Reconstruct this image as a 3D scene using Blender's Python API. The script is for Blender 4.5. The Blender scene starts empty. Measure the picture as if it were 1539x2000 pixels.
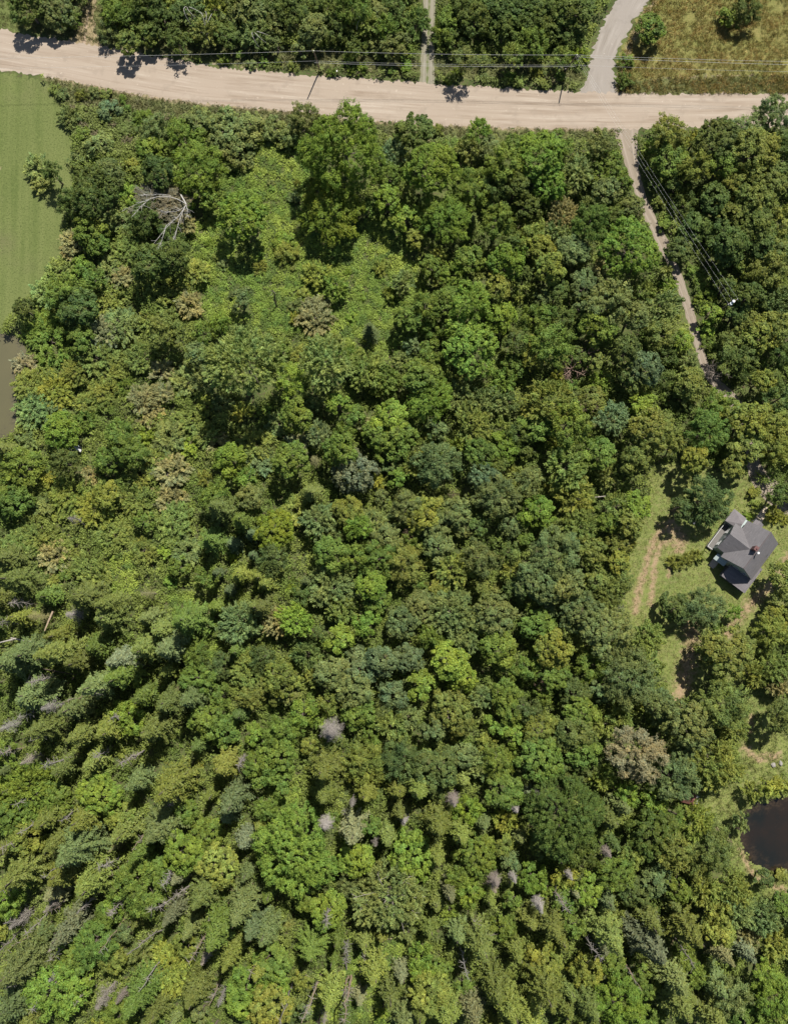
import bpy, math, random
import numpy as np
from mathutils import Vector, Matrix

sc = bpy.context.scene
C = sc.collection
# ------------------------------------------------------------------ camera, light, exposure
CAM_H = 200.0
F_PX = 2000.0
TILT = math.atan(150.0 / F_PX)
cam_d = bpy.data.cameras.new('camera')
cam_d.sensor_fit = 'VERTICAL'; cam_d.sensor_height = 24.0; cam_d.lens = 24.0 * F_PX / 2000.0
cam_d.clip_start = 1.0; cam_d.clip_end = 4000.0
cam = bpy.data.objects.new('camera', cam_d); C.objects.link(cam)
cam.location = (0, 0, CAM_H); cam.rotation_euler = (TILT, 0, 0)
sc.camera = cam
SUN_EL, SUN_AZ = math.radians(61), math.radians(22)      # azimuth from +Y towards +X
w = bpy.data.worlds.new('World'); sc.world = w; w.use_nodes = True
nt = w.node_tree; nt.nodes.clear()
sky = nt.nodes.new('ShaderNodeTexSky'); sky.sky_type = 'NISHITA'; sky.sun_disc = False
sky.sun_elevation = SUN_EL; sky.sun_rotation = SUN_AZ
bg = nt.nodes.new('ShaderNodeBackground'); bg.inputs['Strength'].default_value = 0.06
wo = nt.nodes.new('ShaderNodeOutputWorld')
nt.links.new(sky.outputs[0], bg.inputs['Color']); nt.links.new(bg.outputs[0], wo.inputs['Surface'])
sd = bpy.data.lights.new('sun', 'SUN'); sd.energy = 4.6; sd.angle = math.radians(0.5); sd.color = (1.0, 0.955, 0.88)
sun = bpy.data.objects.new('sun', sd); C.objects.link(sun)
sdir = Vector((math.sin(SUN_AZ) * math.cos(SUN_EL), math.cos(SUN_AZ) * math.cos(SUN_EL), math.sin(SUN_EL)))
sun.rotation_euler = sdir.to_track_quat('Z', 'Y').to_euler()
sc.view_settings.view_transform = 'Standard'; sc.view_settings.look = 'None'
sc.view_settings.exposure = 0.64; sc.view_settings.gamma = 1.0
sc.cycles.max_bounces = 5; sc.cycles.diffuse_bounces = 3; sc.cycles.transmission_bounces = 3; sc.cycles.glossy_bounces = 2

ct, st = math.cos(TILT), math.sin(TILT)
def G(px, py, z=0.0):
    """photo pixel -> world point at height z"""
    dx, dy = (px - 769.5) / F_PX, (1000.0 - py) / F_PX
    X, Y, Z = dx, dy * ct + st, dy * st - ct
    t = (z - CAM_H) / Z
    return (X * t, Y * t, z)
def PXM(px, py, z=0.0):
    """photo pixels per metre there"""
    dy = (1000.0 - py) / F_PX
    return F_PX / ((z - CAM_H) / (dy * st - ct))
def PIX(x, y, z=0.0):
    """world -> photo pixel"""
    X, Y, Z = x, y * ct + (z - CAM_H) * st, -y * st + (z - CAM_H) * ct
    return 769.5 + F_PX * X / -Z, 1000.0 - F_PX * Y / -Z

# ------------------------------------------------------------------ mesh helpers
def mesh_np(name, V, Fc, col=None, mats=(), attr='tint', smooth=False, mi=None, uv=None):
    V = np.asarray(V, dtype=np.float32).reshape(-1, 3); Fc = np.asarray(Fc, dtype=np.int32)
    me = bpy.data.meshes.new(name); n, k = Fc.shape
    me.vertices.add(len(V)); me.vertices.foreach_set('co', V.ravel())
    me.loops.add(n * k); me.loops.foreach_set('vertex_index', Fc.ravel())
    me.polygons.add(n)
    me.polygons.foreach_set('loop_start', np.arange(0, n * k, k, dtype=np.int32))
    try: me.polygons.foreach_set('loop_total', np.full(n, k, dtype=np.int32))
    except Exception: pass
    if mi is not None: me.polygons.foreach_set('material_index', np.asarray(mi, dtype=np.int32))
    for m in mats: me.materials.append(m)
    me.update(calc_edges=True)
    if smooth: me.polygons.foreach_set('use_smooth', np.ones(n, dtype=bool))
    if col is not None:
        col = np.asarray(col, dtype=np.float32)
        if col.shape[1] == 3: col = np.hstack([col, np.ones((len(col), 1), np.float32)])
        a = me.attributes.new(attr, 'FLOAT_COLOR', 'POINT'); a.data.foreach_set('color', col.ravel())
    if uv is not None:
        l = me.uv_layers.new(name='UVMap'); l.data.foreach_set('uv', np.asarray(uv, np.float32)[Fc.ravel()].ravel())
    return me
def link(name, data, parent=None, loc=(0, 0, 0), rot=(0, 0, 0), scale=(1, 1, 1)):
    o = bpy.data.objects.new(name, data); C.objects.link(o)
    o.parent = parent; o.location = loc; o.rotation_euler = rot; o.scale = scale
    return o
def tag(o, label=None, cat=None, group=None, kind=None):
    if label: o['label'] = label
    if cat: o['category'] = cat
    if group: o['group'] = group
    if kind: o['kind'] = kind
    return o
def unit(a): return a / np.maximum(np.linalg.norm(a, axis=-1, keepdims=True), 1e-9)

def tubes(paths, sides=6):
    """paths: list of (points Nx3, radii N) -> V, F (quads)"""
    V, Fs, b = [], [], 0
    for P, R in paths:
        P = np.asarray(P, float); n = len(P); R = np.broadcast_to(np.asarray(R, float), (n,))
        T = np.gradient(P, axis=0); T = unit(T)
        ref = np.where(np.abs(T[:, 2:3]) > .9, np.array([[1., 0, 0]]), np.array([[0, 0, 1.]]))
        A = unit(np.cross(T, ref)); B = np.cross(T, A)
        ang = np.arange(sides) * 2 * np.pi / sides
        ring = P[:, None] + R[:, None, None] * (np.cos(ang)[None, :, None] * A[:, None] + np.sin(ang)[None, :, None] * B[:, None])
        V.append(ring.reshape(-1, 3))
        i = np.arange(n - 1)[:, None] * sides; j = np.arange(sides)[None]; j2 = (j + 1) % sides
        Fs.append(np.stack([i + j, i + j2, i + sides + j2, i + sides + j], -1).reshape(-1, 4) + b)
        b += n * sides
    return np.vstack(V), np.vstack(Fs)

class MB:
    """boxes, prisms and polygons collected into one mesh"""
    def __init__(s): s.v = []; s.f = []
    def poly(s, pts):
        b = len(s.v); s.v += [tuple(p) for p in pts]; s.f.append(list(range(b, b + len(pts)))); return s
    def hexa(s, a, b):
        """bottom 4 points a, top 4 points b"""
        k = len(s.v); s.v += [tuple(p) for p in a] + [tuple(p) for p in b]; n = len(a)
        s.f.append([k + i for i in range(n)][::-1]); s.f.append([k + n + i for i in range(n)])
        for i in range(n):
            j = (i + 1) % n; s.f.append([k + i, k + j, k + n + j, k + n + i])
        return s
    def box(s, x0, x1, y0, y1, z0, z1):
        a = [(x0, y0), (x1, y0), (x1, y1), (x0, y1)]
        return s.hexa([(x, y, z0) for x, y in a], [(x, y, z1) for x, y in a])
    def slab(s, pts, t=.16):
        """a thick sheet under the polygon pts"""
        return s.hexa([(p[0], p[1], p[2] - t) for p in pts], pts)
    def cyl(s, x, y, z0, z1, r0, r1=None, n=12):
        r1 = r0 if r1 is None else r1
        c = [(math.cos(2 * math.pi * i / n), math.sin(2 * math.pi * i / n)) for i in range(n)]
        return s.hexa([(x + r0 * a, y + r0 * b, z0) for a, b in c], [(x + r1 * a, y + r1 * b, z1) for a, b in c])
    def build(s, name, mat, parent=None, **k):
        me = bpy.data.meshes.new(name); me.from_pydata(s.v, [], s.f); me.materials.append(mat); me.update()
        return link(name, me, parent, **k)

# ------------------------------------------------------------------ materials
def new_mat(name):
    m = bpy.data.materials.new(name); m.use_nodes = True; n = m.node_tree; n.nodes.clear()
    return m, n
def N(n, t, **k):
    x = n.nodes.new(t)
    for a, b in k.items(): setattr(x, a, b)
    return x
def rgb(n, c):
    x = N(n, 'ShaderNodeRGB'); x.outputs[0].default_value = (*c, 1); return x.outputs[0]
def mixc(n, fac, a, b, mode='MIX'):
    x = N(n, 'ShaderNodeMix', data_type='RGBA', blend_type=mode)
    for i, s in ((0, fac), (6, a), (7, b)):
        if isinstance(s, (int, float)): x.inputs[i].default_value = s
        elif isinstance(s, tuple): x.inputs[i].default_value = (*s, 1)
        else: n.links.new(s, x.inputs[i])
    return x.outputs[2]
def noise(n, scale, detail=4, rough=.55, coord=None, vec_scale=None):
    x = N(n, 'ShaderNodeTexNoise'); x.inputs['Scale'].default_value = scale
    x.inputs['Detail'].default_value = detail; x.inputs['Roughness'].default_value = rough
    if coord is None:
        g = N(n, 'ShaderNodeNewGeometry'); coord = g.outputs['Position']
    if vec_scale:
        mp = N(n, 'ShaderNodeMapping'); mp.inputs['Scale'].default_value = vec_scale
        n.links.new(coord, mp.inputs['Vector']); coord = mp.outputs[0]
    n.links.new(coord, x.inputs['Vector'])
    return x.outputs['Fac']
def ramp(n, fac, lo, hi):
    x = N(n, 'ShaderNodeMapRange'); x.inputs[1].default_value = lo; x.inputs[2].default_value = hi
    n.links.new(fac, x.inputs[0]); return x.outputs[0]
def finish(m, n, col, rough=.85, spec=.3, bump=None, bstr=.4, bdist=.05, metal=0):
    p = N(n, 'ShaderNodeBsdfPrincipled'); o = N(n, 'ShaderNodeOutputMaterial')
    if isinstance(col, tuple): p.inputs['Base Color'].default_value = (*col, 1)
    else: n.links.new(col, p.inputs['Base Color'])
    p.inputs['Roughness'].default_value = rough; p.inputs['Specular IOR Level'].default_value = spec; p.inputs['Metallic'].default_value = metal
    if bump is not None:
        b = N(n, 'ShaderNodeBump'); b.inputs['Strength'].default_value = bstr; b.inputs['Distance'].default_value = bdist
        n.links.new(bump, b.inputs['Height']); n.links.new(b.outputs[0], p.inputs['Normal'])
    n.links.new(p.outputs[0], o.inputs['Surface']); return m

def foliage_mat(name, trans=.28, spec=.2, rough=.6):
    m, n = new_mat(name)
    oi = N(n, 'ShaderNodeObjectInfo'); at = N(n, 'ShaderNodeAttribute', attribute_name='tint')
    col = mixc(n, 1.0, oi.outputs['Color'], at.outputs['Color'], 'MULTIPLY')
    p = N(n, 'ShaderNodeBsdfPrincipled'); t = N(n, 'ShaderNodeBsdfTranslucent'); mx = N(n, 'ShaderNodeMixShader'); o = N(n, 'ShaderNodeOutputMaterial')
    n.links.new(col, p.inputs['Base Color']); p.inputs['Roughness'].default_value = rough; p.inputs['Specular IOR Level'].default_value = spec
    tc = mixc(n, 1.0, col, (1.15, 1.25, .6), 'MULTIPLY'); n.links.new(tc, t.inputs['Color'])
    mx.inputs[0].default_value = trans
    n.links.new(p.outputs[0], mx.inputs[1]); n.links.new(t.outputs[0], mx.inputs[2]); n.links.new(mx.outputs[0], o.inputs['Surface'])
    return m
M = {}
M['leaf'] = foliage_mat('foliage')
M['needle'] = foliage_mat('conifer_foliage', .12, .2, .6)
m, n = new_mat('bark'); M['bark'] = finish(m, n, mixc(n, ramp(n, noise(n, 9, 5), .35, .7), (.10, .075, .055), (.24, .2, .165)), .9)
m, n = new_mat('dead_wood')
oi = N(n, 'ShaderNodeObjectInfo')
M['dead'] = finish(m, n, mixc(n, 1.0, oi.outputs['Color'], mixc(n, ramp(n, noise(n, 4, 5), .35, .7), (.7, .68, .66), (1.15, 1.12, 1.1)), 'MULTIPLY'), .85, .2)
m, n = new_mat('birch_bark'); M['birch'] = finish(m, n, mixc(n, ramp(n, noise(n, 7, 4), .56, .66), (.44, .42, .385), (.16, .14, .12)), .7)
# tree inventory: tile origin, then "x y radius kind tone" in tile units (1 unit = 0.338 photo pixels)
INV = [
((0,0), """180 60 110 b dg;330 70 130 b gg;415 120 50 b mg;635 190 62 b gg;700 40 100 f ol;790 110 90 f ol;665 100 70 b mg;860 50 100 b dg;950 130 100 b dg;1000 30 110 f ol;
1100 60 95 w gg;1190 180 90 w gg;1240 50 90 f ol;1330 110 90 b gg;1310 210 75 b dg;1450 60 110 b gg;1480 200 90 w gg;860 210 75 b dg;1040 250 60 b dg;1380 30 80 b dg;
225 970 74 f gg;310 995 52 b dg;250 1055 54 f gg;
400 680 60 u gg;480 780 50 u mg;580 850 80 b gg;640 640 70 u bl;830 700 60 u mg;900 760 90 b gg;880 870 100 b mg;1060 830 125 b mg;1150 700 90 b gg;1300 760 120 b gg;1370 890 125 b gg;
1450 740 90 b gg;1160 1000 130 b bg;1230 1140 80 b mg;920 1010 110 b dg;560 1120 150 b dg;440 1180 90 b dg;630 1010 100 b gg;530 1350 100 b mg;430 1390 70 f br;760 1130 70 u yg;
700 1290 80 f gg;850 1270 100 b dg;820 1400 110 f ol;1000 1400 90 b dg;1060 1290 70 f br;1410 1260 130 b bg;940 1120 90 f br"""),
((500,0), """30 90 90 f gg;110 150 80 b gg;200 60 90 b dg;220 150 70 b gg;330 170 90 b gg;400 60 100 b dg;480 180 90 b dg;560 60 110 b mg;640 140 70 w ol;720 100 80 b gg;800 60 90 b dg;
760 180 75 b mg;690 270 60 u gg;800 270 85 b gg;870 290 55 u mg;1110 110 70 b mg;1090 200 80 b mg;1190 60 100 b dg;1260 130 100 b dg;1360 80 110 b dg;1470 90 110 b dg;1150 230 80 b dg;1420 200 100 b dg;
870 400 45 u bg;290 690 100 b gg;200 800 70 b gg;510 880 245 b bg;430 1240 165 b yd;800 900 80 f bl;920 760 100 b dg;1010 980 155 b bg;760 1150 75 b bg;870 1260 85 b yg;1080 1290 150 b bg;
1280 770 70 f mg;1130 850 60 u mg;1230 870 75 f gg;1360 860 75 b gg;1440 960 100 b mg;1250 1090 120 b mg;1370 1090 90 b dg;1500 1070 80 b dg;1500 850 80 b mg;1400 1280 105 b mg;1250 1290 55 c ol;
160 830 60 u ol;100 760 80 b gg;1430 1400 80 b dg;1500 1430 60 b bg;170 1400 70 u yg;220 1150 40 u gg;1180 1150 50 b bg"""),
((1019,0), """60 60 90 b dg;170 50 100 b dg;300 80 110 b dg;120 180 110 b dg;260 200 100 b dg;60 260 90 b mg;320 330 55 u yg;740 170 85 b mg;600 360 45 u mg;590 470 45 u dg;1200 120 60 b mg;
1290 60 90 b gd;100 920 165 b bg;220 830 75 b mg;150 1080 115 b bg;50 1040 60 b bl;450 840 85 b gg;470 990 120 b mg;330 1000 80 f gg;590 1060 60 b mg;480 1110 85 b gg;390 1200 60 f gg;640 1190 80 b gg;
230 1240 85 f br;390 1290 120 b mg;200 1350 65 f gg;280 1430 75 b gg;60 1390 85 b yo;30 1200 80 b dg;850 770 90 b ol;850 920 110 b mg;750 870 60 f mg;990 820 65 b yo;1120 820 135 b gd;
1280 780 95 b gg;1310 900 150 b ol;1450 680 115 b gg;1530 850 100 b dg;1000 970 90 b yo;1150 950 90 b mg;1200 1080 115 b ol;1400 1040 125 b ol;1330 1180 120 b ol;1100 1160 110 b dg;1190 1260 90 b ol;
940 1200 80 b dg;800 1170 45 u ol;820 1300 50 u mg;1000 1320 110 b dg;1180 1390 110 b dg;1370 1330 110 b dg;1500 1290 85 b ol;1500 1430 85 b dg"""),
((0,450), """430 90 80 f br;560 80 90 b mg;740 130 100 f ol;860 190 115 b dg;1000 150 105 b dg;350 240 85 f pl;470 220 65 b yg;540 270 80 b mg;640 220 75 f gg;710 270 60 f br;270 360 80 f pl;
400 360 115 b mg;450 440 115 b dg;640 390 105 f ol;1140 240 65 f ol;980 380 145 f ol;1100 430 75 f br;1390 400 75 b gg;140 450 62 b gd;250 560 95 f mg;300 650 155 f mg;470 640 75 b mg;600 600 95 f sv;
700 560 105 f gg;950 600 125 b ol;870 520 75 f ol;1180 590 55 b mg;1270 540 65 b yg;1410 770 205 p pl;150 780 65 f pb;560 730 115 f ol;640 840 75 f ol;440 820 85 f ol;830 740 105 f ol;1150 720 75 b gg;
930 810 55 f sv;170 890 90 f ol;320 930 120 f yo;610 950 105 f ol;840 970 90 f br;1080 870 75 f gg;1200 870 85 b gg;200 1040 105 f pl;310 1060 90 f bl;490 1010 60 f ol;350 1160 110 b bg;
870 1050 80 f br;960 940 60 f br;1100 1090 90 f ol;980 1200 85 f gg;500 1100 65 u mg;700 1200 100 b mg;760 1270 85 b mg;640 1330 95 b mg;1190 1180 70 f ol;1250 1240 75 f br;1330 1330 105 b bg;
30 1270 75 c ol;130 1370 115 b mg;380 1350 90 b gd;530 1420 60 f br;900 1330 85 f ol;990 1390 95 f br;820 1420 80 f ol;1420 1430 55 b yg;1480 1230 80 f ol;1510 1340 75 f bl"""),
((500,450), """170 130 70 u yo;1230 170 85 b mg;1440 200 115 b bg;1390 320 90 b yo;350 260 92 f yo;460 330 62 f mg;340 500 112 f br;240 440 40 u gg;460 150 50 u mg;720 220 45 u yo;850 300 60 f gg;780 380 50 u mg;
660 580 48 c gg;890 490 95 b mg;980 440 85 b mg;1100 420 95 b mg;1230 430 125 b yg;1410 500 95 b bg;1190 590 110 b yg;1250 720 160 b yg;910 670 55 f bl;1000 720 85 b mg;400 760 135 p pl;
130 690 65 b mg;190 860 95 b yg;250 730 50 f ol;640 810 120 f ol;730 870 100 f yo;560 740 75 f mg;960 850 105 b mg;1000 990 130 b bg;1170 960 95 f gg;1310 1000 100 f gg;1250 1120 105 f ol;1430 1000 75 f gg;
1430 870 70 f mg;480 1010 75 b yg;560 1070 65 b mg;770 1080 105 b yg;760 1190 145 b mg;510 1180 75 b mg;620 1110 50 f br;240 1080 100 b mg;130 1120 60 f gg;370 1180 75 f bl;240 1240 65 f sv;
200 1330 105 b mg;340 1330 55 x br;490 1280 105 b mg;570 1400 130 b sv;790 1360 75 f gg;930 1350 80 f ol;1060 1360 135 b gg;1300 1290 95 b mg;1430 1250 85 b bg;820 1430 65 b yg;60 1290 65 f gg;
1320 1430 95 b bl;1510 1180 75 b dg;1500 650 85 b dg;1490 780 75 b mg;1400 1370 60 b dg"""),
((1019,450), """600 130 185 b bg;60 40 65 b yo;130 130 95 b yo;160 230 95 b yo;290 120 95 b gg;430 230 55 f br;350 320 90 b gg;20 260 60 b dg;900 120 95 b gd;700 360 65 f ol;820 250 55 f gg;
840 310 50 u yg;500 420 115 b gg;430 570 115 b mg;640 500 100 b gg;800 450 105 f gg;800 600 85 b ol;920 640 80 b yg;70 510 85 b mg;150 470 55 b mg;170 660 115 b mg;80 720 85 b yo;600 700 100 b gd;
710 800 110 b bl;620 850 85 b gd;150 1000 135 f ol;80 1130 105 b mg;270 1120 115 b mg;250 1370 135 f ol;430 1290 95 b mg;520 1090 95 f bl;700 1010 85 b yg;740 1150 140 b ol;960 890 130 b ol;
910 970 90 b gd;1120 990 105 b mg;1190 1050 95 b yo;1060 1160 125 b mg;990 1330 95 b yo;1300 1120 115 b yo;1410 1120 105 b yo;1290 1250 105 b ol;1450 1260 105 b yo;1220 1350 75 b ol;640 1330 95 b ol;
1030 310 50 u mg;990 240 45 u mg;1060 400 60 u mg;1090 480 60 b yg;1070 570 55 u yg;1120 250 50 u mg;1200 90 115 b dg;1360 60 115 b dg;1330 230 95 b yo;1430 220 115 b ol;1500 140 85 b ol;1460 420 105 f gg;
1300 560 105 b ol;1220 700 120 b ol;1360 620 115 b yo;1460 560 85 b ol;1390 870 70 b yo;1300 390 95 b dg;1240 490 65 b dg;1490 720 85 b dg;1470 980 85 b dg;1230 820 70 b dg;1450 860 60 b dg;1080 660 45 u mg"""),
((0,950), """90 90 110 b mg;30 60 70 b mg;250 110 55 f gg;220 270 125 f ol;120 350 115 f ol;400 60 105 f yo;550 130 115 f yo;430 190 42 x gy;660 270 105 f ol;620 50 75 b yo;770 80 105 f ol;990 80 105 f br;
1010 210 115 f ol;840 210 60 b mg;1240 60 85 b mg;1270 130 95 c ol;1230 310 90 c mg;1400 200 75 c mg;1450 60 75 b gg;1350 330 52 c bl;1460 270 45 c bl;1460 400 42 c bl;1390 510 85 c yo;1500 520 65 c yo;
320 400 105 f br;60 420 95 c ol;90 540 115 c ol;530 490 105 f ol;450 350 65 f ol;1260 500 52 c bl;1330 600 52 c bl;1200 520 75 b mg;340 860 80 c yo;120 760 65 c yo;430 740 72 x gy;500 640 105 c ol;
640 680 95 c ol;630 760 100 c ol;850 620 60 x br;860 760 75 c gg;940 830 85 c ol;1090 770 110 c mg;850 930 85 c ol;990 930 85 c bl;1130 960 75 b mg;1390 790 110 f gg;170 960 125 c gg;330 960 105 c ol;
80 1010 85 c gg;450 1010 70 c ol;700 1000 85 c sv;1150 1110 95 b mg;1280 1030 80 b gd;1430 1060 110 f ol;700 1090 95 c mg;560 1150 75 c gg;200 1210 115 c gg;290 1270 70 x gy;430 1280 85 c gg;980 1250 115 c ol;
1110 1220 75 c gg;840 1210 60 c mg;750 1330 105 b yg;900 1400 90 c ol;1200 1350 115 b mg;1300 1410 90 b mg;250 1400 115 c ol;40 1390 60 x gy;480 1430 85 c ol;640 1400 80 c yo;1470 1430 65 b yg;1480 690 65 c ol;1040 470 60 b mg;220 750 75 x br"""),
((500,950), """110 250 125 b yd;100 420 85 b gd;320 40 85 c ol;240 130 80 f ol;360 200 85 f gg;450 280 85 f gg;540 150 95 b yo;600 230 75 b bg;690 210 85 f gg;740 290 95 b gg;870 120 100 b gg;960 160 115 b yo;
1040 240 85 b gg;1150 150 105 b gg;1190 240 65 b gg;1050 350 105 b gg;1400 60 125 b gg;1470 230 75 b gg;1290 410 95 b gg;1150 480 105 f ol;430 390 105 b mg;560 400 75 b mg;700 420 115 b mg;860 450 105 b ol;
450 590 135 f gg;500 700 100 f ol;660 580 95 b bg;700 660 75 b mg;640 790 85 b bg;290 550 38 c gg;190 590 45 b yg;60 560 58 c yo;40 700 85 c ol;120 780 75 f br;230 770 100 f yg;480 880 85 b yg;
300 970 85 f gd;850 790 95 b gg;960 700 105 b gg;1120 730 145 f gg;1380 740 135 b gg;1000 870 75 b mg;1210 870 95 f gg;740 1000 105 b bl;600 1050 115 b bl;450 1080 105 b gg;560 1170 95 b gg;880 990 85 b bl;
790 1200 85 b bl;900 1080 55 f gg;1110 1010 115 b yg;1190 1100 100 b yg;950 1150 85 b yg;1400 940 115 b mg;1450 1050 75 b mg;1440 1200 95 b mg;1120 1300 135 b ol;1300 1220 65 f gg;590 1310 115 b mg;
270 1310 85 b yg;160 1120 115 b yo;90 1180 75 b ol;190 1190 70 b gg;780 1370 85 f ol;880 1330 65 f gg;1020 1400 80 b gg;1400 1370 85 b yg;1490 1430 75 b yg;150 1430 105 b mg;350 1090 70 f ol;40 990 85 b gd;
1460 1290 80 b mg;1500 600 75 b dg;1490 490 75 f ol;1280 230 60 b dg;730 1290 60 b gd"""),
((1019,950), """80 150 115 b bg;310 60 115 f ol;320 230 115 f ol;180 400 165 b gg;70 560 125 b gg;240 570 115 b gg;400 370 85 b ol;560 130 85 f ol;660 120 85 b yg;500 210 65 b mg;620 220 75 b ol;570 330 85 b ol;
560 440 65 b yo;430 550 85 b ol;560 560 75 b ol;500 650 65 b ol;340 740 145 b gg;90 800 105 b mg;500 850 155 b gg;180 950 105 b yo;720 870 105 f ol;30 1050 75 b mg;400 1030 105 b mg;600 1100 165 b gg;
720 1040 75 f ol;450 1170 80 b gg;300 1200 95 b gd;340 1310 105 b mg;30 1280 75 b gd;120 1410 95 b yo;300 1430 115 b gd;960 1370 150 b gg;780 1250 95 b gg;1150 1250 125 b ol;1200 1370 95 f ol;
1040 80 145 b gd;910 130 75 b gd;875 700 95 b gd;1040 690 125 b gg;1220 725 48 b bg;1185 950 138 b ol;1080 930 85 b ol;1425 840 100 b yo;1460 760 80 b yo;880 440 40 u ol;940 430 42 u ol;1010 405 40 u ol;
1510 510 85 b ol;1490 690 75 f gg;1440 1040 105 f ol;1340 1090 75 f ol;1480 1120 75 f br;1500 1330 95 b gd;1120 800 40 b mg;1330 40 42 u yo;1355 105 38 u yo;1450 160 45 u yo;1495 190 38 u yo;1300 170 30 u bg;820 1350 70 b gg"""),
((0,1450), """180 290 190 f mg;60 150 60 c gg;330 320 105 b mg;90 420 100 b mg;170 100 55 x gy;380 140 85 c ol;560 220 75 c mg;580 300 125 b yg;800 220 85 c gg;1000 250 100 c yo;1090 180 38 x br;1300 130 115 c py;
1480 120 75 b mg;1350 330 85 c bl;1320 420 75 c bl;1080 400 75 b mg;500 440 105 c yo;300 430 85 c yo;700 430 95 b yo;720 510 85 c ol;930 490 105 c gg;1200 530 95 b mg;350 560 105 c ol;160 560 105 b yo;
450 610 125 c gg;670 600 45 x br;1060 610 135 b yg;820 620 85 c mg;1420 560 70 c sv;130 750 135 c ol;380 740 105 c yo;540 790 105 c yo;1260 700 125 b py;840 830 145 b mg;1040 760 65 c sv;60 900 105 b yg;
330 850 85 c br;300 940 62 x gy;110 1030 72 x gy;620 1000 75 b mg;660 950 70 b yg;1180 860 95 c ol;1210 900 55 x br;1000 980 75 c sv;1110 1060 75 c gg;1270 1080 115 c mg;1400 950 95 c gg;1470 1050 75 c bl;
1340 1210 105 c yo;400 1080 80 c sv;330 1160 55 x gy;560 1150 125 b mg;420 1230 105 b mg;640 1230 95 b yo;120 1290 125 c gg;330 1330 60 x gy;990 1300 145 f yo;1190 1240 55 x gy;330 1440 155 b yg;470 1390 80 b yg;
600 1480 85 x gy;820 1440 115 c mg;1130 1430 115 c ol;1430 1400 105 b yg;1400 1500 100 b yg;80 1510 105 c gg;700 1570 95 b mg;900 1550 90 c ol;1280 1480 45 x gy;1500 1300 85 c yo;190 1600 85 c ol;930 720 80 b mg;50 600 80 c ol;1080 1170 70 b yo"""),
((500,1450), """120 70 125 b mg;30 180 85 b mg;140 240 75 b mg;50 380 65 b mg;400 150 115 c yo;400 290 105 c yo;640 130 125 b yo;640 290 88 c yo;820 270 88 c yo;940 260 85 c yo;850 110 125 b gd;840 400 65 c ol;
850 450 42 x gy;1040 150 125 b gd;1060 260 80 b gd;1050 460 110 c yo;1180 520 85 c yo;1140 340 55 x pk;1200 70 75 b gg;1290 120 75 f gg;1400 120 105 b mg;1430 280 105 b mg;1230 390 85 b bg;1310 460 75 c gg;
1520 540 55 c gg;240 610 225 b yg;560 510 85 c sv;690 570 42 x gy;660 480 65 b mg;760 540 55 c ol;430 720 85 c yo;580 670 105 b yg;900 650 145 b yg;1050 660 75 c yo;770 880 215 f gg;1270 640 135 b mg;
1230 860 85 b yg;1370 830 55 x pk;1120 860 75 c sv;1040 930 58 c ol;1350 900 60 c yo;1470 690 65 b gg;1000 1070 85 c yo;420 960 115 b yg;300 900 85 b mg;60 1090 95 c gg;320 1180 135 c mg;680 1320 88 c yo;
840 1330 68 c sv;430 1440 85 c yo;600 1470 55 c sv;100 1260 105 b mg;130 1390 80 b yg;90 1520 135 b py;950 1230 85 b yg;960 1320 75 b yg;1070 1300 65 b mg;1170 1100 105 c gg;1290 1150 105 c ol;
1420 1060 85 b mg;1500 1200 85 c yo;1000 1450 125 b py;1100 1540 115 c yo;950 1560 75 c yo;1380 1400 115 c yo;1250 1540 75 c br;1460 1510 95 c yo;850 1600 85 c gg;1480 900 60 b mg;1180 780 65 b mg;400 1580 50 x pk"""),
((1019,1450), """110 90 135 b mg;350 60 105 b mg;330 130 95 b gd;640 70 165 b pb;450 200 75 f yo;860 200 125 b gg;940 90 105 b gg;1100 120 155 f ol;600 300 75 b yg;230 420 225 b dk;310 580 120 b dk;130 580 100 b dk;
50 300 65 c sv;500 440 105 c ol;570 360 60 c gg;760 330 85 b yg;880 420 65 b mg;760 520 145 b dk;1000 470 105 f yo;860 620 115 b ol;640 640 85 f ol;1090 620 115 b gd;1000 700 75 b ol;530 760 105 b mg;
60 780 85 b bg;760 790 105 b gg;900 850 75 b mg;650 870 95 b gd;380 850 85 b yg;300 850 52 c sv;240 920 85 b mg;490 910 65 c bl;100 950 45 x wh;50 1030 85 c ol;170 1050 95 c ol;870 930 75 c ol;1060 860 85 f ol;
1210 850 105 f ol;1240 960 105 f gg;1380 1000 105 f gg;1130 1000 105 b py;1130 1090 95 b py;950 1080 115 c yo;500 1110 105 c ol;300 1060 65 b mg;740 1030 80 c ol;740 1160 110 c sv;230 1150 55 c yo;
130 1250 105 b yo;470 1190 55 c sv;1320 1130 90 f br;1450 1140 105 f ol;1150 1210 95 c br;1290 1210 60 c sv;930 1250 85 b mg;370 1310 105 b yo;540 1290 80 b mg;1420 1360 95 b yg;700 1370 105 b mg;870 1350 105 c gg;
1000 1340 80 b mg;1120 1400 95 c gg;130 1420 125 c yo;270 1430 65 c ol;550 1490 165 b bg;380 1500 90 c ol;250 1520 80 c yo;900 1500 135 c ol;1200 1450 105 b gg;1330 1470 85 b mg;1450 1460 105 b bg;
40 1580 95 c yo;1100 1590 85 c ol;1300 1590 105 b mg;1480 1590 90 b mg;700 1590 85 b mg;1520 920 75 b mg;1400 780 52 b gd;1330 280 55 f ol;1430 255 60 f yo;1510 240 55 f ol;1260 450 50 f gg;1480 760 45 u ol"""),
]
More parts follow.
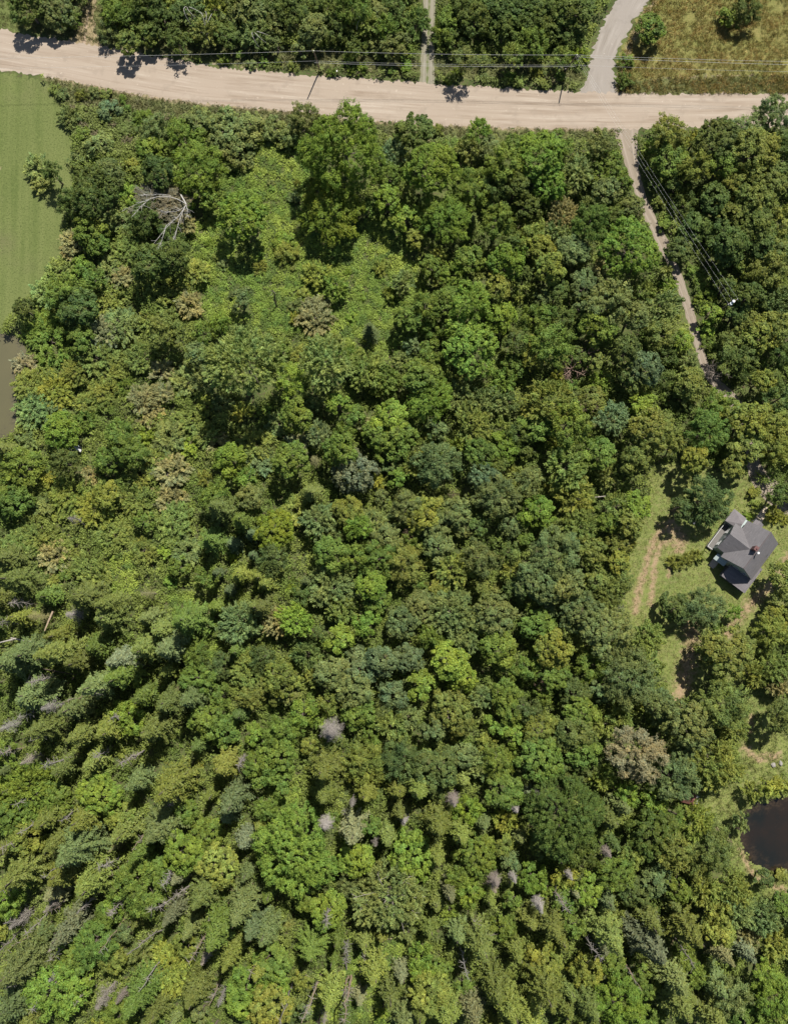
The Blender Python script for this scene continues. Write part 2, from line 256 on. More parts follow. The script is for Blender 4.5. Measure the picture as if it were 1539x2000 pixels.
# ------------------------------------------------------------------ ground, roads, water
rs = np.random.RandomState(7)
_ph = rs.rand(24, 3) * 6.283; _dir = rs.randn(24, 2)
_dir = unit(_dir)
def vnoise(x, y, wl, k=0):
    """smooth pseudo noise about -1..1, wavelength wl metres"""
    s = 0
    for i in range(8):
        j = (i * 5 + k * 7) % 24; f = 6.283 / wl * (.6 + .9 * ((j * 37) % 10) / 10)
        s = s + np.sin(f * (_dir[j, 0] * x + _dir[j, 1] * y) + _ph[j, 0] + 1.7 * np.sin(f * .53 * (_dir[j, 1] * x - _dir[j, 0] * y) + _ph[j, 1]))
    return s / 3.2
def inpoly(x, y, P):
    P = np.asarray(P, float)[:, :2]; r = np.zeros(x.shape, bool); j = len(P) - 1
    for i in range(len(P)):
        xi, yi = P[i]; xj, yj = P[j]
        with np.errstate(divide='ignore', invalid='ignore'):
            c = ((yi > y) != (yj > y)) & (x < (xj - xi) * (y - yi) / (yj - yi) + xi)
        r ^= c; j = i
    return r
def segdist(x, y, P):
    P = np.asarray(P, float)[:, :2]; d = np.full(x.shape, 1e9)
    for a, b in zip(P[:-1], P[1:]):
        ab = b - a; t = np.clip(((x - a[0]) * ab[0] + (y - a[1]) * ab[1]) / (ab @ ab), 0, 1)
        d = np.minimum(d, np.hypot(x - a[0] - t * ab[0], y - a[1] - t * ab[1]))
    return d
def W(pts, z=0.0): return [G(a, b, z) for a, b in pts]
def sheet(name, polys, z, cell, mat, edge=.5, wl=2.5, hole=None, colf=None):
    A = np.vstack([np.asarray(p)[:, :2] for p in polys]); x0, y0 = A.min(0) - 1; x1, y1 = A.max(0) + 1
    xs = np.arange(x0, x1, cell); ys = np.arange(y0, y1, cell)
    X, Y = np.meshgrid(xs, ys); cx, cy = X[:-1, :-1] + cell / 2, Y[:-1, :-1] + cell / 2
    dx = vnoise(cx, cy, wl, 1) * edge + vnoise(cx, cy, wl / 4, 5) * edge * .35; dy = vnoise(cx, cy, wl, 2) * edge + vnoise(cx, cy, wl / 4, 6) * edge * .35
    mk = np.zeros(cx.shape, bool)
    for p in polys: mk |= inpoly(cx + dx, cy + dy, p)
    i, j = np.nonzero(mk); nx = len(xs)
    F4 = np.stack([i * nx + j, i * nx + j + 1, (i + 1) * nx + j + 1, (i + 1) * nx + j], -1)
    used, inv = np.unique(F4, return_inverse=True); V = np.stack([X.ravel()[used], Y.ravel()[used], np.full(len(used), z)], -1)
    jit = cell * .3; V[:, :2] += rs.uniform(-jit, jit, (len(V), 2))
    return tag(link(name, mesh_np(name, V, inv.reshape(-1, 4), col=colf(V[:, 0], V[:, 1]) if colf else None, mats=[mat])), kind='structure')

def strip(name, left, right, z, mat, cols=10, step=.7, edge=.25, kind='structure'):
    """a road between two edge lines given in world points, with UV in metres along and 0..1 across"""
    def res(P, n):
        P = np.asarray(P, float)[:, :2]; d = np.r_[0, np.cumsum(np.hypot(*np.diff(P, axis=0).T))]; t = np.linspace(0, d[-1], n)
        q = np.stack([np.interp(t, d, P[:, 0]), np.interp(t, d, P[:, 1])], -1)
        for _ in range(12): q[1:-1] = q[1:-1] * .5 + (q[:-2] + q[2:]) * .25
        return q, d[-1]
    n = max(6, int(res(left, 3)[1] / step)); L, ln = res(left, n); R, _ = res(right, n)
    t = np.linspace(0, 1, cols + 1); V = L[:, None] * (1 - t)[None, :, None] + R[:, None] * t[None, :, None]
    d = unit(R - L)
    for c, s in ((0, -1), (cols, 1)):
        e = vnoise(V[:, c, 0], V[:, c, 1], 2.3, c) * edge * .45 + rs.uniform(-.7, .7, n) * edge; V[:, c] += d * (s * e)[:, None]
    uv = np.stack(np.broadcast_arrays(np.linspace(0, ln, n)[:, None], t[None]), -1).reshape(-1, 2)
    V = np.concatenate([V, np.full(V.shape[:2] + (1,), z)], -1).reshape(-1, 3)
    i, j = np.meshgrid(np.arange(n - 1), np.arange(cols), indexing='ij'); k = cols + 1
    F4 = np.stack([i * k + j, (i + 1) * k + j, (i + 1) * k + j + 1, i * k + j + 1], -1).reshape(-1, 4)
    return tag(link(name, mesh_np(name, V, F4, mats=[mat], uv=uv)), kind=kind)

# ground: one sheet to the horizon
m, n = new_mat('forest_floor')
c = mixc(n, ramp(n, noise(n, .25, 5), .35, .65), (.05, .07, .022), (.10, .12, .038))
c = mixc(n, ramp(n, noise(n, 1.6, 5), .5, .7), c, (.085, .065, .04))
M['floor'] = finish(m, n, c, .95, .1, noise(n, 3, 5), .6, .2)
g = np.r_[-1800, -900, -450, -250, -160, np.arange(-125, 135, 2.0), 160, 250, 450, 900, 1800]
X, Y = np.meshgrid(g, g); V = np.stack([X, Y, np.zeros_like(X)], -1).reshape(-1, 3); k = len(g)
i, j = np.meshgrid(np.arange(k - 1), np.arange(k - 1), indexing='ij')
tag(link('ground', mesh_np('ground', V, np.stack([i * k + j, i * k + j + 1, (i + 1) * k + j + 1, (i + 1) * k + j], -1).reshape(-1, 4), mats=[M['floor']])), kind='structure')

def streak_mat(name, lo, mid, hi, along=.05, across=7, ruts=((.3, .12), (.68, .12)), rut_col=None, green=None):
    m, n = new_mat(name); u = N(n, 'ShaderNodeUVMap'); uv = u.outputs[0]
    s1 = noise(n, 1.0, 6, .62, uv, (along, across, 1)); s2 = noise(n, 1.0, 3, .5, uv, (along * 3, across * 4, 1)); s3 = noise(n, .12, 3)
    c = mixc(n, ramp(n, s1, .38, .62), lo, hi); c = mixc(n, ramp(n, s2, .35, .75), c, mid); c = mixc(n, ramp(n, s3, .4, .65), c, mid)
    c = mixc(n, ramp(n, noise(n, 5, 4), .6, .75), c, tuple(a * .8 for a in mid)); c = mixc(n, ramp(n, noise(n, .35, 5, .6), .55, .72), c, tuple(a * .82 for a in mid)); c = mixc(n, ramp(n, noise(n, 1.3, 5, .7), .62, .7), c, tuple(min(1, a * 1.12) for a in hi))
    sx = N(n, 'ShaderNodeSeparateXYZ'); n.links.new(uv, sx.inputs[0])
    for v, wd in ruts:
        a = N(n, 'ShaderNodeMath', operation='SUBTRACT'); n.links.new(sx.outputs[1], a.inputs[0]); a.inputs[1].default_value = v
        b = N(n, 'ShaderNodeMath', operation='ABSOLUTE'); n.links.new(a.outputs[0], b.inputs[0])
        q = N(n, 'ShaderNodeMath', operation='ADD'); n.links.new(b.outputs[0], q.inputs[0])
        z = N(n, 'ShaderNodeMath', operation='MULTIPLY'); n.links.new(s2, z.inputs[0]); z.inputs[1].default_value = .12; n.links.new(z.outputs[0], q.inputs[1])
        c = mixc(n, ramp(n, q.outputs[0], wd + .06, wd - .02), c, rut_col or hi)
    if green:
        gr = N(n, 'ShaderNodeMath', operation='ABSOLUTE'); a = N(n, 'ShaderNodeMath', operation='SUBTRACT'); n.links.new(sx.outputs[1], a.inputs[0]); a.inputs[1].default_value = .5
        n.links.new(a.outputs[0], gr.inputs[0]); q = N(n, 'ShaderNodeMath', operation='ADD'); n.links.new(gr.outputs[0], q.inputs[0])
        z = N(n, 'ShaderNodeMath', operation='MULTIPLY'); n.links.new(noise(n, .9, 4), z.inputs[0]); z.inputs[1].default_value = .3; n.links.new(z.outputs[0], q.inputs[1])
        c = mixc(n, ramp(n, q.outputs[0], green + .08, green), c, (.10, .12, .045))
    return finish(m, n, c, .95, .15, noise(n, 6, 4), .3, .03)
M['road'] = streak_mat('dirt_road', (.215, .165, .12), (.305, .25, .195), (.37, .315, .255), across=9, ruts=((.12, .015), (.33, .02), (.55, .015), (.80, .025), (.93, .02)), rut_col=(.225, .172, .125))
M['lane'] = streak_mat('grey_gravel', (.19, .165, .135), (.25, .222, .192), (.31, .28, .245), across=5, along=.09, ruts=((.3, .03), (.68, .02)), rut_col=(.245, .218, .195))
M['drive'] = streak_mat('tan_drive', (.17, .14, .105), (.23, .19, .145), (.28, .24, .19), across=3, ruts=((.25, .07), (.76, .07)), rut_col=(.29, .245, .2), green=.06)
M['track'] = streak_mat('rutted_track', (.14, .14, .08), (.2, .185, .135), (.25, .225, .18), across=3, ruts=((.26, .05), (.76, .05)), rut_col=(.28, .255, .22), green=.16)
M['sand'] = streak_mat('sandy_path', (.2, .17, .08), (.24, .19, .11), (.3, .23, .15), across=3, ruts=((.45, .1),), rut_col=(.33, .25, .18))
TOP = [(-330, 38), (-150, 42), (0, 57), (60, 70), (150, 82), (270, 102), (400, 128), (520, 139), (640, 150), (720, 155), (850, 164), (1000, 172), (1140, 180), (1290, 183), (1539, 183), (1700, 182), (1900, 180)]
BOT = [(-330, 118), (-150, 122), (0, 137), (100, 150), (200, 172), (300, 190), (400, 203), (520, 213), (640, 226), (720, 237), (850, 244), (1000, 250), (1200, 253), (1330, 250), (1539, 249), (1700, 248), (1900, 246)]
strip('road', W(TOP), W(BOT), .016, M['road'], cols=16, edge=.45, step=.4)
strip('gravel_lane', W([(1138, 190), (1144, 165), (1155, 111), (1168, 64), (1186, 30), (1201, 0), (1222, -60)]), W([(1203, 190), (1198, 165), (1198, 115), (1222, 68), (1244, 30), (1263, 8), (1300, -60)]), .012, M['lane'], edge=.65, step=.4)
strip('lane_mouth', W([(1098, 192), (1128, 181), (1143, 171), (1148, 150)]), W([(1246, 192), (1214, 182), (1203, 171), (1198, 150)]), .0105, M['lane'], edge=.5, step=.4)
strip('rutted_track', W([(819, 172), (822, 120), (825, 60), (828, -40)]), W([(849, 172), (848, 120), (848, 60), (852, -40)]), .012, M['track'], edge=.15)
strip('sandy_path', W([(122, 92), (150, 62), (165, 25), (172, -5), (176, -40)]), W([(212, 100), (188, 68), (183, 30), (188, -5), (192, -40)]), .008, M['sand'], edge=.5)
DRV = [(1221, 245), (1224, 275), (1229, 300), (1238, 340), (1256, 400), (1272, 430), (1288, 462), (1303, 495), (1320, 530), (1334, 568), (1352, 632), (1364, 678), (1376, 722), (1398, 750), (1430, 780), (1456, 812), (1470, 858), (1466, 908), (1490, 947), (1540, 988), (1600, 1020)]
wd = [54, 38, 28, 21, 19, 22, 24, 21, 17, 17, 17, 16, 17, 20, 24, 24, 24, 26, 42, 44, 40]
L, R = [], []
for q, (a, b) in enumerate(DRV):
    p0, p1 = DRV[max(q - 1, 0)], DRV[min(q + 1, len(DRV) - 1)]; dx, dy = p1[0] - p0[0], p1[1] - p0[1]; l = math.hypot(dx, dy); h = wd[q] / 2
    L.append(G(a + dy / l * h, b - dx / l * h)); R.append(G(a - dy / l * h, b + dx / l * h))
strip('driveway', R, L, .010, M['drive'], edge=.2)

LAWN = [(-200, 120), (-60, 137), (0, 141), (60, 150), (95, 160), (112, 190), (135, 240), (150, 290), (146, 360), (128, 430), (124, 500), (90, 540), (62, 575), (40, 605), (20, 632), (0, 648), (-60, 652), (-200, 655)]
POND_L = [(-260, 650), (0, 651), (40, 655), (58, 690), (44, 720), (40, 800), (36, 840), (10, 860), (-260, 870)]
POND_R = [(1449, 1592), (1462, 1576), (1500, 1564), (1539, 1556), (1640, 1552), (1720, 1600), (1700, 1690), (1600, 1712), (1539, 1702), (1513, 1706), (1490, 1700), (1472, 1690), (1455, 1664), (1443, 1634), (1440, 1612)]
YARD = [(1282, 905), (1330, 900), (1440, 925), (1470, 930), (1500, 960), (1560, 1000), (1640, 1000), (1640, 1190), (1539, 1185), (1500, 1215), (1440, 1262), (1380, 1300), (1355, 1360), (1318, 1372), (1296, 1345), (1285, 1300), (1270, 1262), (1215, 1235), (1215, 1170), (1225, 1090), (1240, 1030), (1268, 985), (1262, 930)]
YARD2 = [(1340, 1255), (1420, 1250), (1470, 1290), (1500, 1330), (1520, 1400), (1560, 1440), (1640, 1470), (1640, 1780), (1500, 1760), (1450, 1720), (1420, 1680), (1425, 1640), (1400, 1600), (1360, 1570), (1400, 1500), (1430, 1470), (1440, 1400), (1430, 1340), (1360, 1300)]
FIELD = [(1190, 185), (1206, 150), (1204, 112), (1230, 60), (1262, 15), (1300, -60), (1420, -160), (1800, -160), (1800, 190), (1500, 184), (1300, 184)]
VERGE = [(-220, 20), (-100, 30), (0, 50), (150, 78), (280, 98), (420, 122), (620, 140), (850, 150), (1140, 165), (1142, 150), (1100, 128), (860, 120), (640, 100), (400, 90), (260, 60), (150, -40), (-220, -40)]
VERGE2 = [(90, 148), (200, 168), (300, 186), (400, 200), (520, 209), (640, 222), (720, 233), (850, 240), (1000, 246), (1200, 250), (1200, 272), (1000, 280), (700, 262), (400, 238), (110, 205)]
def worn(lines):
    LL = [(W(p), w_) for p, w_ in lines]
    def f(x, y):
        v = np.zeros_like(x)
        for P, w_ in LL: v = np.maximum(v, np.clip(1.3 - segdist(x, y, P) / w_ + .45 * vnoise(x, y, 1.6, 3) + .3 * vnoise(x, y, .6, 4), 0, 1))
        return np.stack([v, v, v], -1)
    return f
def grass_mat(name, a, b, cc, worn_c=(.3, .235, .15), mow=0, pat=.6):
    m, n = new_mat(name)
    c = mixc(n, ramp(n, noise(n, .12, 5), .35, .65), a, b); c = mixc(n, ramp(n, noise(n, pat * 2, 6, .65), .45, .7), c, cc)
    if mow:
        c = mixc(n, ramp(n, noise(n, 1.0, 5, .6, None, (.55, .03, 1)), .36, .68), c, (.135, .155, .052))
        c = mixc(n, ramp(n, noise(n, .05, 3), .52, .75), c, (.13, .12, .06))
    c = mixc(n, ramp(n, noise(n, 3.2, 6, .75), .5, .62), c, tuple(q * .72 for q in a)); c = mixc(n, ramp(n, noise(n, 1.1, 6, .75), .54, .66), c, tuple(q * 1.18 for q in b))
    at = N(n, 'ShaderNodeAttribute', attribute_name='tint')
    c = mixc(n, at.outputs['Fac'], c, mixc(n, ramp(n, noise(n, 2.5, 4), .4, .65), worn_c, tuple(q * .75 for q in worn_c)))
    return finish(m, n, c, .9, .15, noise(n, 5, 5), .7, .12)
M['lawn'] = grass_mat('mown_lawn', (.082, .108, .030), (.108, .130, .040), (.098, .124, .035), mow=1)
M['yard'] = grass_mat('yard_grass', (.125, .165, .042), (.175, .195, .055), (.20, .185, .08), worn_c=(.31, .225, .135))
M['field'] = grass_mat('dry_field', (.15, .155, .045), (.21, .18, .065), (.13, .145, .04), pat=1.2)
M['verge'] = grass_mat('roadside_grass', (.1, .115, .04), (.15, .15, .06), (.09, .1, .03), pat=1.5)
sheet('verge', [W(VERGE), W(VERGE2)], .004, .45, M['verge'], colf=worn([(TOP[2:], .5), (BOT[2:14], .5)]))
VERGE3 = [(1212, 160), (1300, 152), (1400, 150), (1539, 146), (1900, 144), (1900, 186), (1500, 185), (1205, 186)]
sheet('field_verge', [W(VERGE3)], .008, .4, M['verge'], colf=worn([([(1215, 152), (1300, 151), (1400, 148), (1539, 144)], .25)]))
LAWN2 = [(-150, -60), (36, -60), (44, 10), (62, 40), (70, 66), (0, 54), (-150, 40)]
sheet('lawn', [W(LAWN), W(LAWN2)], .008, .4, M['lawn'], edge=.5, colf=worn([([(-100, 300), (0, 330)], .3)]))
sheet('field', [W(FIELD)], .004, .5, M['field'], colf=worn([([(1210, 160), (1222, 110), (1245, 50), (1275, 0)], .6)]))
sheet('yard', [W(YARD), W(YARD2)], .006, .35, M['yard'], edge=.7, colf=worn([
    ([(1322, 1005), (1300, 1030), (1280, 1050), (1266, 1085), (1258, 1120), (1245, 1160), (1240, 1195)], .75), ([(1318, 1055), (1290, 1060), (1278, 1100), (1270, 1180)], .6),
    ([(1300, 1030), (1330, 1045), (1325, 1070)], 1.3), ([(1310, 1100), (1305, 1125)], .4),
    ([(1539, 1090), (1510, 1140), (1480, 1165), (1450, 1195), (1420, 1240)], 1.1), ([(1350, 1210), (1352, 1260), (1335, 1330), (1325, 1370)], 1.7), ([(1466, 1400), (1466, 1425)], .6),
    ([(1452, 1460), (1480, 1482), (1520, 1475)], .7), ([(1445, 1660), (1470, 1712), (1539, 1742)], .5)]))
def water(name, poly, c1, c2, rough, shore):
    m, n = new_mat(name + '_water')
    c = mixc(n, ramp(n, noise(n, .09, 4), .4, .65), c1, c2)
    at = N(n, 'ShaderNodeAttribute', attribute_name='tint')                 # muddy shallows and floating weed along the bank
    c = mixc(n, ramp(n, noise(n, 3.5, 3), .70, .76), c, tuple(q * 1.8 + .01 for q in c2))
    c = mixc(n, at.outputs['Fac'], c, mixc(n, ramp(n, noise(n, 2.2, 5), .42, .6), shore, tuple(q * .5 for q in shore)))
    finish(m, n, c, rough, .5, noise(n, 1.4, 3, .5, None, (1, 2.2, 1)), .12, .03)
    B = W(poly + poly[:1])
    def f(x, y):
        v = np.clip(1.0 - segdist(x, y, B) / 1.8 + .5 * vnoise(x, y, 3.0, 3) + .35 * vnoise(x, y, .9, 7), 0, 1) * .85; return np.stack([v, v, v], -1)
    return sheet(name, [W(poly)], .024, .35, m, edge=.45, colf=f)
water('brown_pond', POND_L, (.078, .072, .032), (.09, .08, .036), .35, (.09, .078, .042))
water('dark_pond', POND_R, (.010, .011, .009), (.022, .014, .009), .08, (.042, .030, .018))
OPEN = [LAWN, LAWN2, POND_L, POND_R, YARD, YARD2, FIELD]
# ------------------------------------------------------------------ foliage generators
def leaves(cen, nrm, a, b, rng, tan=None):
    """diamond leaves: centres, normals, half length a, half width b -> verts (4 each)"""
    n = len(cen); r = rng.normal(size=(n, 3)) if tan is None else tan
    t = unit(r - nrm * np.sum(r * nrm, 1, keepdims=True)); s = np.cross(nrm, t)
    a = np.broadcast_to(a, (n,))[:, None]; b = np.broadcast_to(b, (n,))[:, None]
    V = np.stack([cen + t * a, cen + s * b, cen - t * a, cen - s * b], 1)
    return V.reshape(-1, 3)
def quads(n): return np.arange(n * 4, dtype=np.int32).reshape(-1, 4)
def leaf_tint(cv, n, rng, yl=.16, pos=None, R=1):
    """per clump values cv spread to leaves, with a hue wobble that also drifts across the crown"""
    v = cv * np.clip(rng.normal(1, .11, n), .5, 1.6); y = rng.normal(0, yl, n)
    if pos is not None: y = y + .15 * np.sin(pos @ (rng.normal(size=3) * 2.2 / max(R, 2)) + rng.uniform(0, 6)) + .13 * np.sin(pos @ (rng.normal(size=3) * 1.6) + rng.uniform(0, 6))
    return np.stack([v * (1 + .5 * y), v * (1 + .12 * y), v * (1 - .3 * y)], -1).clip(.2, 2.2)
def lobes(R, rng, K=None, flat=.75, style=0):
    K = K or int(9 + R * 2.2); L = [((0, 0, 0), .74 * R)]
    if style == 1:                                   # a few large billows
        K = int(6 + R * .6); L = [((.05 * R, 0, 0), .60 * R)]
    if style == 2:                                   # lopsided, ragged
        o = rng.uniform(-.22, .22, 2) * R; L = [((o[0], o[1], .05 * R), .58 * R), ((-o[0] * 1.5, -o[1] * 1.5, -.15 * R), .5 * R)]; K = int(K * 1.1)
    for i in range(K):
        if style:
            q = (i + .5) / K; a = i * 2.399 + rng.uniform(-.7, .7); r = R * (rng.uniform(.32, .46) if style == 1 else rng.uniform(.14, .34))
            el = math.asin(min(1, max(-.2, 1.0 - 1.1 * q + rng.uniform(-.15, .15)))); d = (R - r) * rng.uniform(.8, 1.22)
            L.append(((d * math.cos(el) * math.cos(a), d * math.cos(el) * math.sin(a), d * math.sin(el)), r)); continue
        q = (i + .5) / K; a = i * 2.399 + rng.uniform(-.5, .5); r = R * rng.uniform(.20, .34) * (1.25 if R < 3 else 1)
        el = math.asin(min(1, max(-.25, 1.0 - 1.15 * q + rng.uniform(-.12, .12)))); d = (R - r) * rng.uniform(.9, 1.1)
        L.append(((d * math.cos(el) * math.cos(a), d * math.cos(el) * math.sin(a), d * math.sin(el) * (flat + .2)), r))
    return L
def surface(L, dens, rng, zmin=-.35, jit=.12):
    P, D = [], []
    for i, (c, r) in enumerate(L):
        n = int(dens * 2 * math.pi * r * r * (1 - zmin) / 1.35); d = unit(rng.normal(size=(n * 2, 3))); d = d[d[:, 2] > zmin][:n]
        p = np.array(c) + d * r * rng.uniform(1 - jit * 2, 1 + jit, (len(d), 1)); ok = np.ones(len(p), bool)
        for k, (c2, r2) in enumerate(L):
            if k != i: ok &= np.linalg.norm(p - np.array(c2), axis=1) > r2 * .88
        P.append(p[ok]); D.append(d[ok])
    return np.vstack(P), np.vstack(D)
def broad_crown(R, seed, dens=1.9, nl=36, cr=.46, leaf=.175, K=None, style=0):
    rng = np.random.RandomState(seed); L = lobes(R, rng, K, style=style); P, D = surface(L, dens, rng)
    m = len(P); nl = int(nl); cv = np.repeat(np.clip(rng.normal(1, .16, m), .6, 1.5), nl)
    C0 = np.repeat(P, nl, 0); D0 = np.repeat(D, nl, 0); n = len(C0)
    size = np.repeat(rng.uniform(.7, 1.3, m), nl)[:, None]
    off = unit(rng.normal(size=(n, 3))) * rng.uniform(0, 1, (n, 1)) ** .45 * cr * size; off[:, 2] *= .75
    c = C0 + off
    nr = unit(unit(off + D0 * .35) * .8 + np.array([0, 0, .55]) + rng.normal(size=(n, 3)) * .45)
    if style == 2: # leafy sprays drawn out from the crown
        c = c + unit(C0 * np.array([1, 1, .4])) * (rng.uniform(0, 1, (n, 1)) ** 2) * .55
    V = leaves(c, nr, leaf * rng.uniform(.7, 1.3, n), leaf * (.72 if style != 2 else .5) * rng.uniform(.7, 1.3, n), rng, None if style != 2 else D0 + rng.normal(size=(n, 3)) * .6)
    col = np.repeat(leaf_tint(cv, n, rng, pos=C0, R=R), 4, 0)
    return mesh_np('broadleaf_crown', V, quads(n), col, [M['leaf']])
def fine_crown(R, seed, dens=2.0, nl=50, cr=.55, a=.27, b=.065, K=None, droop=.0):
    """feathery crown of narrow leaves on upswept shoots"""
    rng = np.random.RandomState(seed); L = lobes(R, rng, K or int(8 + R * 2.2), .7); P, D = surface(L, dens, rng, jit=.22)
    m = len(P); cv = np.repeat(np.clip(rng.normal(1, .15, m), .6, 1.5), nl); n = m * nl
    ax = unit(P * np.array([1, 1, .5]) + np.array([0, 0, .55 * R - droop * R]) + rng.normal(size=(m, 3)) * .3 * R)      # shoot direction
    t = rng.uniform(-.5, 1, (n, 1)) * cr * 1.35; AX = np.repeat(ax, nl, 0)
    c = np.repeat(P, nl, 0) + AX * t + rng.normal(size=(n, 3)) * cr * .28 * (1.1 - .5 * np.clip(t / cr, 0, 1))
    tg = unit(AX + rng.normal(size=(n, 3)) * .55); r = unit(rng.normal(size=(n, 3)) * .6 + np.array([0, 0, 1.])); nr = unit(r - tg * np.sum(r * tg, 1, keepdims=True))
    V = leaves(c, nr, a * rng.uniform(.7, 1.3, n), b * rng.uniform(.8, 1.4, n), rng, tg)
    return mesh_np('feathery_crown', V, quads(n), np.repeat(leaf_tint(cv, n, rng, pos=np.repeat(P, nl, 0), R=R), 4, 0), [M['leaf']])
def conifer(H, R, seed, step=.66, nb=(6, 9), base=.12, wid=.08, ln=.30, power=.95, dead=False, keep=1.0):
    """whorls of flat drooping sprays; z from 0 (ground) to H"""
    rng = np.random.RandomState(seed); Cn, Nr, Tg, A, Bw, CV = [], [], [], [], [], []
    z = base * H; ph = rng.uniform(0, 6)
    while z < H - .1:
        f = (z - base * H) / (H * (1 - base)); Lm = R * (1 - f) ** power * min(1, .55 + 3 * f) + .12
        k = rng.randint(*nb); ph += 1.1
        for q in range(k):
            if rng.rand() > keep: continue
            az = ph + q * 6.283 / k + rng.uniform(-.2, .2); Lb = Lm * rng.uniform(.7, 1.15); d = np.array([math.cos(az), math.sin(az), 0])
            sd_ = np.array([-d[1], d[0], 0]); n = max(3, int(Lb / .13)); t = (np.arange(n) + rng.uniform(0, 1, n) * .8) / n
            rise = .28 * (f - .3); zz = z + Lb * (rise * t - .22 * t * t * (1 - f)) + rng.normal(size=n) * .03
            p = d[None] * (t * Lb)[:, None]; p[:, 2] = zz; sgn = np.where(np.arange(n) % 2, 1, -1)
            sw = (.42 - .2 * t) * min(1, Lb) * rng.uniform(.8, 1.2)                                  # side reach
            for rep in (.3, .8):
                Cn.append(p + sd_[None] * (sgn * sw * rep * .75)[:, None] + rng.normal(size=(n, 3)) * .045)
                tg = d[None] * .75 + sd_[None] * (sgn * .75)[:, None]; Tg.append(tg + rng.normal(size=(n, 3)) * .18)
                Nr.append(np.array([[0, 0, 1.]]) + rng.normal(size=(n, 3)) * .33 + d * .25)
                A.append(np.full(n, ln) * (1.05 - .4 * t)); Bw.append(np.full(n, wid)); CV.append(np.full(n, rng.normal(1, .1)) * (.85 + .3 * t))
        z += step * (1.15 - .5 * f) * rng.uniform(.85, 1.15)
    Cn = np.vstack(Cn); n = len(Cn); Nr = unit(np.vstack(Nr)); Tg = unit(np.vstack(Tg)); A = np.hstack(A) * rng.uniform(.75, 1.25, n); Bw = np.hstack(Bw)
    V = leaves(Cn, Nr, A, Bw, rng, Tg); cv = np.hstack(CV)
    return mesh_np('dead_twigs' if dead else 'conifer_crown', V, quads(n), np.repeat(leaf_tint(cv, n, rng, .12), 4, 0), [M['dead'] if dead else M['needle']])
def limb_path(p0, d, L, rng, n=7, up=.2, wob=.14):
    P = [np.array(p0, float)]; d = unit(np.array(d, float))
    for i in range(n - 1):
        d = unit(d + rng.normal(size=3) * wob + np.array([0, 0, up / n])); P.append(P[-1] + d * L / (n - 1))
    return np.array(P)
def bare_tree(H, R, seed, r0=.16, depth=3, kids=(7, 5, 4), spread=.9, up=.35):
    rng = np.random.RandomState(seed); out = []; tips = []
    def rec(p, d, L, r, lv):
        P = limb_path(p, d, L, rng, 6, up, .12); out.append((P, np.linspace(r, r * .3, 6)))
        if lv >= depth: tips.append(P[-1]); return
        for k in range(kids[lv]):
            t = rng.uniform(.2, 1); q = P[min(5, int(t * 5))]; dd = unit(P[-1] - P[0]); s = rng.normal(size=3); s[2] *= .5; s = unit(s - dd * (s @ dd))
            rec(q, dd * (1 - spread * .55) + s * spread, L * rng.uniform(.4, .62), max(r * .45, .022), lv + 1)
    n0 = 6
    tr = np.array([(0, 0, 0), (.1, .05, H * .25), (0, .1, H * .5)]); out.append((tr, [r0 * 1.3, r0 * 1.1, r0]))
    for k in range(n0):
        a = k * 6.283 / n0 + rng.uniform(-.3, .3); rec((0, .1, H * rng.uniform(.32, .5)), (math.cos(a) * spread, math.sin(a) * spread, .55), R * rng.uniform(.8, 1.15), r0 * .6, 1)
    V, Fq = tubes(out, 4)
    return V, Fq
def trunk_mesh(name, H, r0, seed, limbs=6, mat='bark', lift=.45, reach=.35):
    rng = np.random.RandomState(seed); P = [np.array([0, 0, -.3])]; d = np.array([0, 0, 1.])
    for i in range(8): d = unit(d + rng.normal(size=3) * .03 + np.array([0, 0, .1])); P.append(P[-1] + d * (H + .3) / 8)
    P = np.array(P); out = [(P, r0 * np.linspace(1.25, .25, 9))]
    for k in range(limbs):
        t = rng.uniform(lift, .92); q = P[int(t * 8)]; a = k * 2.4 + rng.uniform(-.3, .3); Lk = H * reach * (1.25 - t)
        out.append((limb_path(q, (math.cos(a), math.sin(a), .7), Lk, rng, 5, .4), r0 * np.linspace(.45, .1, 5) * (1.2 - t)))
    V, Fq = tubes(out, 6)
    return mesh_np(name, V, Fq, mats=[M[mat]], smooth=True)

# prototypes: radius class -> meshes
BR = {r: [broad_crown(r, 100 * i + int(r * 10), nl=46 if r < 5 else 38, style=(0, 2, 1, 2, 0, 1)[i % 6]) for i in range(k)] for r, k in ((1.7, 4), (2.5, 5), (3.4, 6), (4.4, 6), (5.6, 4), (8.2, 2))}
FR = {r: [fine_crown(r, 900 + 100 * i + int(r * 10)) for i in range(k)] for r, k in ((1.6, 2), (2.4, 4), (3.3, 4), (4.4, 3), (6.5, 2))}
CR = {r: [conifer(H, r, 1700 + 100 * i + int(r * 10)) for i in range(k)] for r, H, k in ((1.6, 8.5, 3), (2.4, 11.5, 4), (3.3, 14.5, 4), (4.3, 17.0, 2))}
CH = {1.6: 8.5, 2.4: 11.5, 3.3: 14.5, 4.3: 17.0}
XR = [conifer(12.0, 1.9, 2600 + i, step=.7, nb=(3, 7), base=.25, wid=.02, ln=.24, power=.9, dead=True, keep=.65) for i in range(4)]
TRK = [trunk_mesh('tree_trunk', 10.0, .2, 3000 + i) for i in range(3)]
TRC = trunk_mesh('conifer_trunk', 10.0, .17, 3100, limbs=0)
TRB = trunk_mesh('birch_trunk', 10.0, .13, 3200, limbs=7, mat='birch', reach=.42)
TRX = trunk_mesh('dead_trunk', 12.0, .17, 3300, limbs=0, mat='dead')
BT = []
